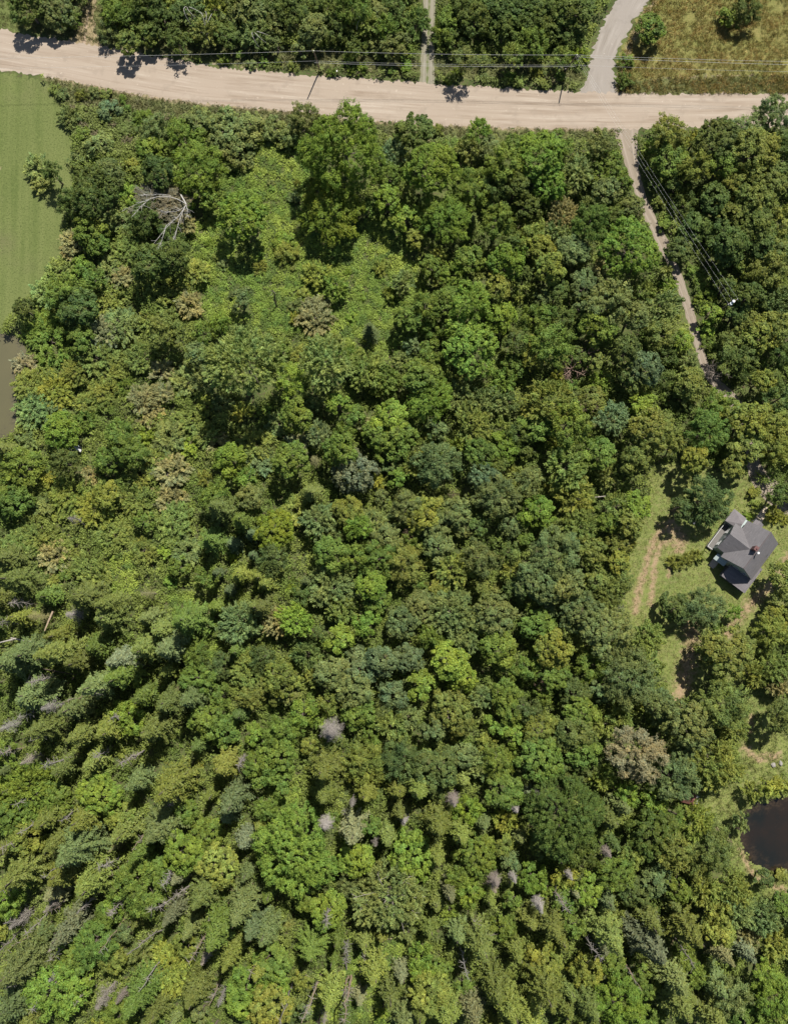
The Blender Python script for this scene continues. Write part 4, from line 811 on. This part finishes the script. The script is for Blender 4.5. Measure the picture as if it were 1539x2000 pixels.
stuff_leaves('bracken', P[gl], hz[gl], col[gl], 34, .36, .14, .095, 'yellow-green bracken covering the open glades')
def grass(name, polys, dens, col_a, col_b, h, label, nl=7, a=.28, b=.035, pad=None):
    A = np.array([q for p in polys for q in W(p)])[:, :2]; n = int(dens * np.ptp(np.clip(A[:, 0], -85, 85)) * np.ptp(np.clip(A[:, 1], -80, 127)))
    P = scatter(n, max(-85, A[:, 0].min()), min(85, A[:, 0].max()), max(-80, A[:, 1].min()), min(127, A[:, 1].max())); px, py = px_arr(P); ok = np.zeros(len(P), bool)
    for p in polys: ok |= inpx(px, py, p)
    ok &= ~onroad(px, py, 0) & ~near_line(px, py, TRACKL, 13) & ~near_line(px, py, LANE, 30) & ~inpx(px, py, POND_R) & ~inpx(px, py, POND_L)
    P = P[ok]; t = np.clip(.5 + .4 * vnoise(P[:, 0], P[:, 1], 7, 3) + .3 * vnoise(P[:, 0], P[:, 1], 1.8, 9), 0, 1)[:, None]
    P = P[(t[:, 0] > .12)]; t = t[t[:, 0] > .12]
    c = np.array(col_a)[None] * (1 - t) + np.array(col_b)[None] * t; c = c * np.clip(rg.normal(1, .2, (len(P), 1)), .5, 1.6)
    stuff_leaves(name, P, h * rg.uniform(.5, 1.2, len(P)), c, nl, .2, a, b, label, vert=.8)
grass('field_grass', [FIELD], 9, (.14, .14, .035), (.34, .24, .09), .5, 'tall dry golden grass of the field at upper right')
grass('roadside_grass', [VERGE, VERGE2, VERGE3], 7, (.10, .13, .04), (.18, .16, .075), .25, 'rough grass along the dirt road')
grass('pond_grass', [YARD2], 7, (.14, .19, .045), (.22, .22, .08), .35, 'rough pale grass round the dark pond', a=.22)
grass('yard_tufts', [YARD], 7, (.14, .175, .04), (.22, .19, .08), .08, 'short patchy grass of the yard round the house', a=.14)
# ------------------------------------------------------------------ house (local frame: u along the ridge to the upper right, v to the upper left)
def shingle(name, a, b):
    m, n = new_mat(name); tc = N(n, 'ShaderNodeNewGeometry')
    c = mixc(n, ramp(n, noise(n, .8, 5), .3, .7), a, b); c = mixc(n, ramp(n, noise(n, 1.0, 3, .5, None, (.7, .7, 9)), .4, .7), c, tuple(q * .86 for q in a)); c = mixc(n, ramp(n, noise(n, 2.2, 5, .7), .6, .72), c, tuple(q * 1.18 for q in b)); c = mixc(n, ramp(n, noise(n, 14, 3), .45, .7), c, tuple(q * .72 for q in a))
    return finish(m, n, c, .9, .2, noise(n, 18, 3), .5, .02)
M['roof'] = shingle('shingles', (.14, .132, .135), (.175, .165, .168)); M['porchroof'] = shingle('porch_shingles', (.17, .155, .16), (.2, .185, .19))
def siding():
    m, n = new_mat('pale_green_siding'); g = N(n, 'ShaderNodeNewGeometry'); s = N(n, 'ShaderNodeSeparateXYZ'); n.links.new(g.outputs['Position'], s.inputs[0])
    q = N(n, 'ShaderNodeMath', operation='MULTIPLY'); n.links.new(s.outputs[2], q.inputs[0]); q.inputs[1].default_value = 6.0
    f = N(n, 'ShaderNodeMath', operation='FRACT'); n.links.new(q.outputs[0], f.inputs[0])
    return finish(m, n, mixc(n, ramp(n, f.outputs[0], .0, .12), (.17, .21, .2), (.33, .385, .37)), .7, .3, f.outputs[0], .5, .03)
M['siding'] = siding()
def flat(name, c, r=.6, s=.4, metal=0):
    m, n = new_mat(name); return finish(m, n, mixc(n, ramp(n, noise(n, 6, 4), .35, .7), c, tuple(q * .82 for q in c)), r, s, metal=metal)
M['trim'] = flat('white_trim', (.5, .5, .48)); M['glass'] = flat('window_glass', (.03, .04, .05), .08, .8); M['brick'] = flat('chimney_brick', (.13, .065, .06), .9)
M['deck'] = flat('deck_boards', (.15, .14, .13), .85); M['metal'] = flat('pale_metal', (.62, .62, .6), .45, .5); M['wood'] = flat('pole_wood', (.19, .14, .105), .9)
M['stone'] = flat('pale_stone', (.28, .26, .235), .9); M['concrete'] = flat('path_concrete', (.48, .40, .31), .9); M['dark'] = flat('dark_plastic', (.05, .055, .07), .6)
M['redroof'] = flat('weathered_red_roof', (.17, .07, .055), .85)
hx, hy, _ = G(1478.7, 1075, 8.0); ang = math.atan2(.791, .612)
house = link('house', None, loc=(hx, hy, 0), rot=(0, 0, ang))
tag(house, 'grey-roofed house with pale green walls and a brick chimney in the lawn clearing', 'house')
HE, RZ = 4.5, 8.0; UL, VN, VS = 4.35, 3.75, 3.1                         # eave, ridge heights; half length, half widths
def wl(b, pts, z0, zs):
    n = len(pts)
    for i in range(n):
        p, q = pts[i], pts[(i + 1) % n]; a, c = zs[i], zs[(i + 1) % n]
        b.poly([(p[0], p[1], z0), (q[0], q[1], z0), (q[0], q[1], c), (p[0], p[1], a)])
b = MB()
for u in (-UL + .3, UL - .3): b.hexa([(u - .1, -VS + .3, 0), (u + .1, -VS + .3, 0), (u + .1, VN - .3, 0), (u - .1, VN - .3, 0)], [(u - .1, -VS + .3, HE), (u + .1, -VS + .3, HE), (u + .1, VN - .3, HE), (u - .1, VN - .3, HE)]); b.poly([(u + (.1 if u > 0 else -.1), -VS + .3, HE), (u + (.1 if u > 0 else -.1), VN - .3, HE), (u + (.1 if u > 0 else -.1), 0, RZ - .25)])
b.box(-UL + .4, UL - .4, -VS + .3, -VS + .5, 0, HE - .02); b.box(-UL + .4, UL - .4, VN - .5, VN - .3, 0, HE - .02)
CU, CW, CV, CZ = -.45, 2.95, 5.35, 7.1                                  # cross gable: centre, half width, wall position, ridge height
b.box(CU - CW + .25, CU - CW + .45, VN - .3, CV - .3, 0, HE - .02); b.box(CU + CW - .45, CU + CW - .25, VN - .3, CV - .3, 0, HE - .02)
b.box(CU - CW + .25, CU + CW - .25, CV - .3, CV - .12, 0, HE); b.poly([(CU - CW + .25, CV - .12, HE), (CU + CW - .25, CV - .12, HE), (CU, CV - .12, CZ - .2)])
b.box(2.35, 4.7, VN - .3, 6.6, 0, 2.9)                                  # entry wing
b.build('walls', M['siding'], house)
r = MB(); t = .17
sl = (RZ - HE) / VN
r.slab([(-UL, VN + .15, HE - .1), (UL, VN + .15, HE - .1), (UL, 0, RZ), (-UL, 0, RZ)], t)
r.slab([(UL, -VS - .25, HE - .15), (-UL, -VS - .25, HE - .15), (-UL, 0, RZ), (UL, 0, RZ)], t)
rf = r.build('roof', M['roof'], house)
vv = (RZ - CZ) / (RZ - HE + .1) * (VN + .15)
r = MB(); r.slab([(CU - CW, VN - .5, HE - .05), (CU, vv - .2, CZ), (CU, CV + .35, CZ), (CU - CW, CV + .2, HE - .05)][::-1], t); r.slab([(CU, vv - .2, CZ), (CU + CW, VN - .5, HE - .05), (CU + CW, CV + .2, HE - .05), (CU, CV + .35, CZ)][::-1], t)
r.build('gable_roof', M['roof'], house)
rc = MB()
rc.slab([(-UL - .02, -.09, RZ + .03), (UL + .02, -.09, RZ + .03), (UL + .02, .09, RZ + .03), (-UL - .02, .09, RZ + .03)], .06)
rc.build('ridge_cap', flat('ridge_cap', (.09, .075, .075), .9), rf)
r = MB(); a_, b_, c_, d_ = (2.1, 7.0, 2.75), (5.05, 6.95, 2.75), (4.95, 3.95, 2.75), (3.3, 4.2, 3.9)
r.slab([a_, b_, d_][::-1], .12); r.slab([b_, c_, d_][::-1], .12); r.slab([(2.1, 7.0, 2.75), d_, (2.2, 3.9, 3.4)][::-1], .12); r.build('entry_roof', M['porchroof'], house)
r = MB(); r.slab([(4.2, .5, 2.6), (6.0, .6, 2.6), (6.0, 1.5, 3.3), (4.2, 1.5, 3.3)], .1); r.slab([(4.2, 2.5, 2.6), (6.0, 2.4, 2.6), (6.0, 1.5, 3.3), (4.2, 1.5, 3.3)][::-1], .1); r.build('side_porch_roof', M['porchroof'], house)
pr = MB(); pr.slab([(-6.75, 1.15, 2.55), (-6.75, -4.2, 2.55), (-4.15, -2.9, 3.2), (-4.15, 1.15, 3.2)][::-1], .12); pr.slab([(-6.75, -4.2, 2.55), (-1.0, -4.2, 2.55), (-1.0, -2.9, 3.2), (-4.15, -2.9, 3.2)][::-1], .12)
prf = pr.build('porch_roof', M['porchroof'], house)
g = MB(); g.box(-6.86, -6.76, -4.3, 1.2, 2.5, 2.6); g.box(-6.86, -1.0, -4.31, -4.21, 2.5, 2.6); g.box(-6.75, -4.1, 1.16, 1.26, 2.55, 2.68); g.build('gutter', M['porchroof'], prf)
for (u, v) in ((-6.5, 1.0), (-6.5, -1.4), (-6.5, -4.0), (-3.8, -4.0), (-1.2, -4.0), (5.85, .7), (5.85, 2.3)):
    p = MB(); p.cyl(u, v, 0, 2.5, .07); p.build('porch_post', M['trim'], house)
dk = MB(); dk.box(-6.6, -4.0, -4.1, 1.1, .3, .45); dk.box(-6.6, -1.0, -4.1, -2.8, .301, .451); dk.build('porch_floor', M['deck'], house)
d = MB(); d.box(CU - CW - .2, CU + CW, CV - .1, CV + 1.15, .5, .65); d.build('deck', M['deck'], house)
ra = MB(); x0, x1, y1 = CU - CW - .2, CU + CW, CV + 1.12
ra.box(x0, x1, y1 - .04, y1 + .04, 1.5, 1.57); ra.box(x0 - .04, x0 + .04, CV, y1, 1.5, 1.58)
k = 0
while k * .33 < x1 - x0: ra.box(x0 + k * .33, x0 + k * .33 + .05, y1 - .025, y1 + .025, .65, 1.5); k += 1
ra.build('railing', M['trim'], house)
s = MB(); s.box(-5.9, -4.6, 2.6, 3.9, .0, .35); s.box(-6.25, -5.9, 2.7, 3.8, 0, .18); s.build('doorstep', M['concrete'], house)
s = MB(); s.slab([(-5.1, 4.4, 2.4), (-5.1, 1.9, 2.4), (-3.9, 1.9, 2.9), (-3.9, 4.4, 2.9)][::-1], .12); s.build('lean_to_roof', M['siding'], house)
def window(u, v, z, w_, h_, axis, name='window'):
    """axis 0: wall faces -u, 1: wall faces +v, 2: faces -v, 3: faces +u"""
    f = MB(); g2 = MB(); sg = {0: (-1, 0), 1: (0, 1), 2: (0, -1), 3: (1, 0)}[axis]; W2 = w_ / 2
    def bx(mb, a0, a1, z0, z1, d0, d1):
        if sg[0]: mb.box(min(u + sg[0] * d0, u + sg[0] * d1), max(u + sg[0] * d0, u + sg[0] * d1), v + a0, v + a1, z0, z1)
        else: mb.box(u + a0, u + a1, min(v + sg[1] * d0, v + sg[1] * d1), max(v + sg[1] * d0, v + sg[1] * d1), z0, z1)
    for a0, a1, z0, z1 in ((-W2 - .1, -W2, z, z + h_), (W2, W2 + .1, z, z + h_), (-W2 - .1, W2 + .1, z + h_, z + h_ + .12), (-W2 - .14, W2 + .14, z - .12, z), (-W2, W2, z + h_ / 2 - .03, z + h_ / 2 + .03)): bx(f, a0, a1, z0, z1, .003, .08)
    fo = f.build(name, M['trim'], house); bx(g2, -W2, W2, z, z + h_, .003, .03); g2.build('pane', M['glass'], fo)
window(CU, CV - .12, 3.6, .8, 1.3, 1); window(CU - 1.5, CV - .12, 1.1, .8, 1.4, 1); window(CU + 1.4, CV - .12, 1.1, .9, 1.4, 1)
for v in (-1.6, .2, 2.0): window(-UL + .2, v, 1.3 if v > 1 else 3.4, .8, 1.1, 0)
window(-UL + .2, 2.4, 3.4, .7, 1.0, 0); window(UL - .2, -1, 3.2, .8, 1.2, 3); window(-2, -VS + .3, 1.2, .8, 1.2, 2); window(1.6, -VS + .3, 1.2, .8, 1.2, 2)
ch = MB(); ch.box(-.5, .25, .35, 1.0, 6.4, 9.1); ch.box(-.56, .31, .29, 1.06, 9.1, 9.25); cho = ch.build('chimney', M['brick'], house)
cp = MB(); cp.cyl(-.13, .55, 9.25, 9.5, .16); cp.build('chimney_pot', M['brick'], cho)
vp = MB(); vp.cyl(-.55, -.15, 7.4, 9.0, .13); vp.cyl(-.55, -.15, 9.0, 9.15, .22); vp.build('vent_pipe', M['metal'], house)
ap = MB(); ap.box(.9, 1.5, -2.75, -2.7, 5.4, 5.5); ap.build('roof_bracket', M['dark'], rf)

# path, bench, shed, boulders, scrap
def lbl_mesh(mb, name, mat, label, cat, group=None, **k): return tag(mb.build(name, mat, **k), label, cat, group)
strip('garden_path', W([(1470, 1020), (1478, 1006), (1486, 996), (1490, 988)]), W([(1488, 1020), (1490, 1008), (1495, 1000), (1499, 992)]), .014, M['concrete'], cols=4, edge=.08)
bx_, by_, _ = G(1352, 1012); bench = link('picnic_table', None, loc=(bx_, by_, 0), rot=(0, 0, .9)); tag(bench, 'small dark picnic table in deep shade under the round tree by the house', 'picnic table')
q = MB(); q.box(-.9, .9, -.38, .38, .72, .77); q.build('table_top', M['dark'], bench)
for y_ in (-.75, .75): q = MB(); q.box(-.9, .9, y_ - .13, y_ + .13, .42, .46); q.build('seat', M['dark'], bench)
for x_ in (-.65, .65): q = MB(); q.box(x_ - .04, x_ + .04, -.8, .8, .36, .418); q.hexa([(x_ - .04, -.6, 0), (x_ + .04, -.6, 0), (x_ + .04, -.5, 0), (x_ - .04, -.5, 0)], [(x_ - .04, -.25, .72), (x_ + .04, -.25, .72), (x_ + .04, -.15, .72), (x_ - .04, -.15, .72)]); q.hexa([(x_ - .04, .5, 0), (x_ + .04, .5, 0), (x_ + .04, .6, 0), (x_ - .04, .6, 0)], [(x_ - .04, .15, .72), (x_ + .04, .15, .72), (x_ + .04, .25, .72), (x_ - .04, .25, .72)]); q.build('leg', M['dark'], bench)
sx_, sy_, _ = G(1341, 1556); shed = link('shed', None, loc=(sx_, sy_, 0), rot=(0, 0, -.25)); tag(shed, 'tiny shed with weathered red roof and white end beside the dark pond', 'shed')
q = MB(); q.box(-1.3, 1.1, -.9, .9, 0, 1.7); q.build('walls', flat('shed_wall', (.16, .12, .1)), shed)
q = MB(); q.slab([(-1.45, -1.05, 1.6), (1.15, -1.05, 1.6), (1.15, 0, 2.35), (-1.45, 0, 2.35)], .08); q.slab([(-1.45, 1.05, 1.6), (1.15, 1.05, 1.6), (1.15, 0, 2.35), (-1.45, 0, 2.35)][::-1], .08); q.build('roof', M['redroof'], shed)
q = MB(); q.slab([(1.17, -.8, 1.5), (1.95, -.6, 1.1), (1.95, .7, 1.1), (1.17, .95, 1.75)], .06); q.build('white_end', M['trim'], shed)
def boulder(px, py, r, label, mat='stone', name='boulder', cat='boulder', z=0.0, seed=1, sc_=(1, 1, .7)):
    rg_ = np.random.RandomState(seed); import bmesh
    bm = bmesh.new(); bmesh.ops.create_icosphere(bm, subdivisions=2, radius=r)
    for v in bm.verts: v.co = Vector((v.co.x * sc_[0], v.co.y * sc_[1], v.co.z * sc_[2])) * rg_.uniform(.82, 1.15)
    me = bpy.data.meshes.new(name); bm.to_mesh(me); bm.free(); me.materials.append(M[mat]); x, y, _ = G(px, py)
    return tag(link(name, me, loc=(x, y, z + r * .35)), label, cat)
boulder(1509, 1494, .48, 'pale boulder with a rusty side, left one above the dark pond', seed=3); boulder(1523, 1491, .45, 'rounded grey boulder, right one above the dark pond', seed=4, sc_=(.8, 1.2, .8))
boulder(1092, 134, .4, 'white rock by the ditch left of the utility pole beside the gravel lane', seed=5, sc_=(1.5, .7, .6)); boulder(1104, 136, .3, 'small pale rock at the foot of the utility pole beside the gravel lane', seed=6)
boulder(1390, 612, .35, 'white stone on shrubs at the foot of the transformer pole', seed=7, z=2.2); boulder(1100, 605, .25, 'small white stone deep in a dark gap among crowns', seed=8, z=3) if False else None
jx, jy, _ = G(154, 879); junk = link('scrap_pile', None, loc=(jx, jy, 0)); tag(junk, 'small heap of grey scrap sheets showing between shrubs left of the twiggy scrub', 'scrap pile')
for i, (a, b2, c3) in enumerate(((0, 0, .3), (.7, -.2, -.5), (-.7, .25, .9), (.2, .4, .1))):
    q = MB(); q.box(-.6, .6, -.25, .25, 0, .05); q.build('sheet_metal', M['metal'] if i % 2 else M['dark'], junk, loc=(a, b2, 2.2 + .12 * i), rot=(.25, .1 * i, c3))
q = MB(); q.box(-.9, .9, -.5, .5, 0, 2.15); q.build('bin', M['dark'], junk)

# hedge flowers, marker post
mx, my, _ = G(659, 146); mp = link('marker_post', None, loc=(mx, my, 0)); tag(mp, 'short wooden marker post on the verge right of the left roadside utility pole', 'post')
q = MB(); q.cyl(0, 0, 0, 1.4, .06); q.build('post', M['wood'], mp); q = MB(); q.box(-.09, .09, -.14, .14, 1.4, 1.55); q.build('cap', M['metal'], mp)

# ------------------------------------------------------------------ utility poles and wires
def tube_obj(name, pts, r, mat, parent=None, sides=6, loc=None):
    P_ = np.array(pts, float); V, Fq = tubes([(P_, r)], sides); return link(name, mesh_np(name, V, Fq, mats=[mat], smooth=True), parent, loc=loc or (0, 0, 0))
def pole(base, top, h, label, arm, extra=False):
    x, y, _ = G(*base); tp = np.array(G(*top, h)) - np.array([x, y, 0]); root = link('utility_pole', None, loc=(x, y, 0)); tag(root, label, 'utility pole', 'utility poles with overhead wires')
    tube_obj('pole', [(0, 0, -.2), tuple(tp * .5), tuple(tp)], [.17, .14, .11], M['wood'], root, 8)
    if arm:
        a = np.array(arm); tube_obj('crossarm', [tuple(tp * .97 - a), tuple(tp * .97 + a)], .07, M['wood'], root, 6)
        for s_ in (-.9, .9): q = MB(); q.cyl(*(tp * .97 + a * s_)[:2], (tp * .97)[2] + .05, (tp * .97)[2] + .25, .06); q.build('insulator', M['metal'], root)
    q = MB(); q.cyl(tp[0], tp[1], tp[2], tp[2] + .22, .07); q.build('insulator', M['metal'], root)
    return np.array([x, y, 0]) + tp, root
p1, _ = pole((625, 137), (613, 100), 9.5, 'leaning wooden utility pole, left one beside the dirt road', None)
p2, _ = pole((1104, 138), (1126, 108), 9.5, 'leaning wooden utility pole beside the gravel lane, right one above the dirt road', None)
p3, r3 = pole((1396, 612), (1431, 589), 9.5, 'utility pole with a grey transformer and crossarm in the trees right of the driveway', (1.0, .55, 0))
tl = p3 - np.array([r3.location.x, r3.location.y, 0])
q = MB(); q.cyl(tl[0] - .25, tl[1] - .3, tl[2] - 1.1, tl[2] - .15, .3); q.build('transformer', flat('transformer_grey', (.33, .38, .4), .5), r3)
q = MB(); q.cyl(tl[0] + .02, tl[1] - .02, tl[2] + .2, tl[2] + .42, .3, .24); q.build('cap', flat('white_cap', (.8, .8, .8), .4), r3)
M['wire'] = flat('wire', (.55, .55, .53), .5, .4, 0)
def wire(a, b2, sag, label, r=.03, grp='overhead wires along the dirt road'):
    a, b2 = np.array(a, float), np.array(b2, float); t = np.linspace(0, 1, 24)[:, None]; P_ = a + (b2 - a) * t; P_[:, 2] -= (4 * sag * t * (1 - t))[:, 0]; o0 = a.copy()
    o = tube_obj('overhead_wire', P_ - o0, r, M['wire'], None, 4, tuple(o0)); tag(o, label, 'wire', grp)
ZL = 7.4
def at(f, zz): return np.array([f[0], f[1], zz])
e0 = np.array(G(-160, 116, 9.5)); e1 = np.array(G(1700, 123, 9.5))
for k_, (dy, dz, w1) in enumerate(((0, .15, 'uppermost'), (-1.1, -1.6, 'lower'))):
    for (a, b2, seg) in ((e0, p1, 'from the left edge to the left pole'), (p1, p2, 'between the two roadside poles'), (p2, e1, 'from the lane pole to the right edge')):
        o_ = np.array([0, dy, dz]); wire(a + o_, b2 + o_, .5, f'{w1} pale overhead wire {seg} above the dirt road', .018 if k_ == 0 else .012)
wire(p1 + np.array([0, -1.45, -1.6]), p2 + np.array([0, -1.4, -1.6]), .6, 'lowest thin overhead wire between the two roadside poles', .018)
wire(p2 + np.array([0, -.35, .1]), e1 + np.array([0, -.7, .1]), .5, 'second thin overhead wire just under the uppermost, right of the lane pole', .02)
av = np.array([1.0, .55, 0])
for s_, w1 in ((-.9, 'left'), (.0, 'middle'), (.9, 'right')): wire(p2 + av * s_ * .3 + np.array([0, 0, -.1]), p3 + av * s_ + np.array([0, 0, .05]), .9, f'{w1} wire of the line running down from the lane pole to the transformer pole', .009, 'wires beside the driveway')
False and wire(p2 + np.array([-.2, -.5, -1.8]), p3 + np.array([-1.3, -.7, -1.5]), .9, 'lowest faint wire of the line beside the driveway', .01, 'wires beside the driveway')
# ------------------------------------------------------------------ names, labels, groups of the trees
LAND = [('the house', 1450, 1080), ('the dark pond', 1490, 1640), ('the brown pond', 20, 740), ('the mown lawn', 60, 400), ('the bent white birch', 320, 420), ('the tall feathery pine', 478, 712),
    ('the largest bright crown', 672, 297), ('the transformer pole', 1428, 592), ('the reddish bare pair', 1130, 705), ('the driveway mouth', 1225, 290), ('the left roadside pole', 618, 115),
    ('the lane pole', 1110, 125), ('the rutted track', 835, 70), ('the gravel lane', 1185, 60), ('the russet dead cone', 297, 1115), ('the silver starburst tree', 646, 1428), ('the pale-branched spreading tree', 760, 1760),
    ('the tall bare trunk pair', 680, 1950), ('the huge dark green crown', 1097, 1592), ('the crooked glade snag', 537, 580), ('the blossom-flecked crown', 1235, 1474), ('the silvery slanted conifer', 290, 1818),
    ('the crossed fallen logs', 40, 1250), ('the large yellow-green crown', 581, 1656), ('the bottom right corner', 1539, 2000), ('the bottom left corner', 0, 2000), ('the top left corner', 0, 0), ('the top right corner', 1539, 0),
    ('the small brown bare twigs', 801, 1043), ('the bright driveway crown', 1222, 494), ('the grey leafless driveway tree', 1400, 724), ('the bleached white treetop', 1054, 1770), ('the silvery round crown', 693, 923),
    ('the blue-green spruces', 478, 1050), ('the brown hollow tree', 1063, 1335), ('the picture centre', 770, 1000), ('the widest olive-yellow crown', 922, 693), ('the sandy path', 172, 40), ('the grey-barked soft crown', 940, 800),
    ('the bright glade crown', 477, 426), ('the star-shaped olive spruces', 770, 1545), ('the picnic table tree', 1370, 977), ('the scrap pile', 154, 879), ('the hedge beside the verge', 380, 235), ('the flowering strip by the road', 900, 262)]
FIX = {(672, 297): 'largest bright green round crown, just below the dirt road left of centre', (475, 710): 'tall blue-green feathery pine casting the blackest shadow, left of centre', (1097, 1592): 'huge dark green round crown in the lower right quarter',
    (581, 1656): 'large yellow-green billowing crown in the lower middle', (1235, 1474): 'wide crown flecked with pale blossom or seed, left of the pond track', (693, 923): 'silvery grey-green round crown just left of the picture centre',
    (1222, 494): 'large bright green crown right beside the driveway', (922, 693): 'very wide yellow-green olive crown right of the glades', (477, 426): 'bright green round crown with a black shadow below it, on the glade', (76, 328): 'grey-green soft crown standing alone on the mown lawn edge, upper left piece',
    (105, 336): 'dark green crown on the lawn edge, right piece of the lone clump', (85, 357): 'grey-green crown on the lawn edge, lowest piece of the lone clump', (47, 602): 'small round dark tree with pale speckles at the top of the brown pond',
    (1269, 57): 'lone green tree leaning over the golden field beside the gravel lane', (297, 1116): 'big russet brown dead cone-shaped tree in the left half', (290, 1818): 'long silvery green conifer slanting to the lower left, lower left quarter',
    (1370, 977): 'broad dark tree shading the picnic table left of the house', (1431, 1195): 'small round bright shrub on the lawn below the house', (1316, 1098): 'left shrub of the flowering row on the lawn left of the house', (1336, 1095): 'middle shrub of the flowering row on the lawn left of the house',
    (1360, 1087): 'right shrub of the flowering row on the lawn left of the house', (1458, 1007): 'bright green shrub between the entry roof and the pale path'}
CAT = dict(broadleaf_tree='tree', young_tree='tree', willow_tree='tree', pine_tree='pine', birch_tree='birch', spruce_tree='conifer', dead_conifer='dead tree', dead_tree='dead tree', shrub='shrub')
KW = dict(broadleaf_tree='broadleaf crown', young_tree='small leafy tree', willow_tree='feathery crown', pine_tree='feathery pine', birch_tree='white-stemmed birch', spruce_tree='conifer', dead_conifer='dead conifer', dead_tree='bare tree', shrub='shrub')
GRP = dict(broadleaf_tree='broadleaf trees of the wood', young_tree='small leafy trees between the crowns', willow_tree='feathery light-leaved trees', pine_tree='feathery pines', birch_tree='birches', spruce_tree='conifers of the wood',
    dead_conifer='dead conifers in the wood', dead_tree='bare dead trees', shrub='shrubs at the edges and in gaps')
for (fx, fy), lb in FIX.items():
    t = min(TREES, key=lambda q: math.hypot(q[1] - fx, q[2] - fy)); t[6] = t[6] or lb
DIRS = ['right of', 'lower right of', 'below', 'lower left of', 'left of', 'upper left of', 'above', 'upper right of']
ORD = ['', 'second', 'third', 'fourth', 'fifth', 'sixth', 'seventh', 'eighth', 'ninth', 'tenth']
buck = {}
for t in TREES:
    root, px, py, R, nm, tone, lb = t; tag(root, None, CAT[nm], GRP[nm])
    if lb: root['label'] = lb; continue
    ln = min(LAND, key=lambda q: math.hypot(q[1] - px, q[2] - py)); d = math.hypot(ln[1] - px, ln[2] - py)
    dr = DIRS[int(round(math.atan2(py - ln[2], px - ln[1]) / (math.pi / 4))) % 8]
    buck.setdefault((TWORD[tone], KW[nm], dr, ln[0]), []).append((d, t))
for (tw, kw, dr, ln), L in buck.items():
    L.sort(key=lambda q: q[0])
    for i, (d, t) in enumerate(L):
        R = t[3]; big = 'large ' if R > 5 else 'small ' if R < 2.1 and 'small' not in kw else ''
        if len(L) == 1: lb = f'{big}{tw} {kw} {dr} {ln}'
        else: lb = f'{big}{tw} {kw}, {"nearest" if i == 0 else ORD[i] if i < 10 else str(i + 1) + "th"} one {dr} {ln}'
        t[0]['label'] = lb
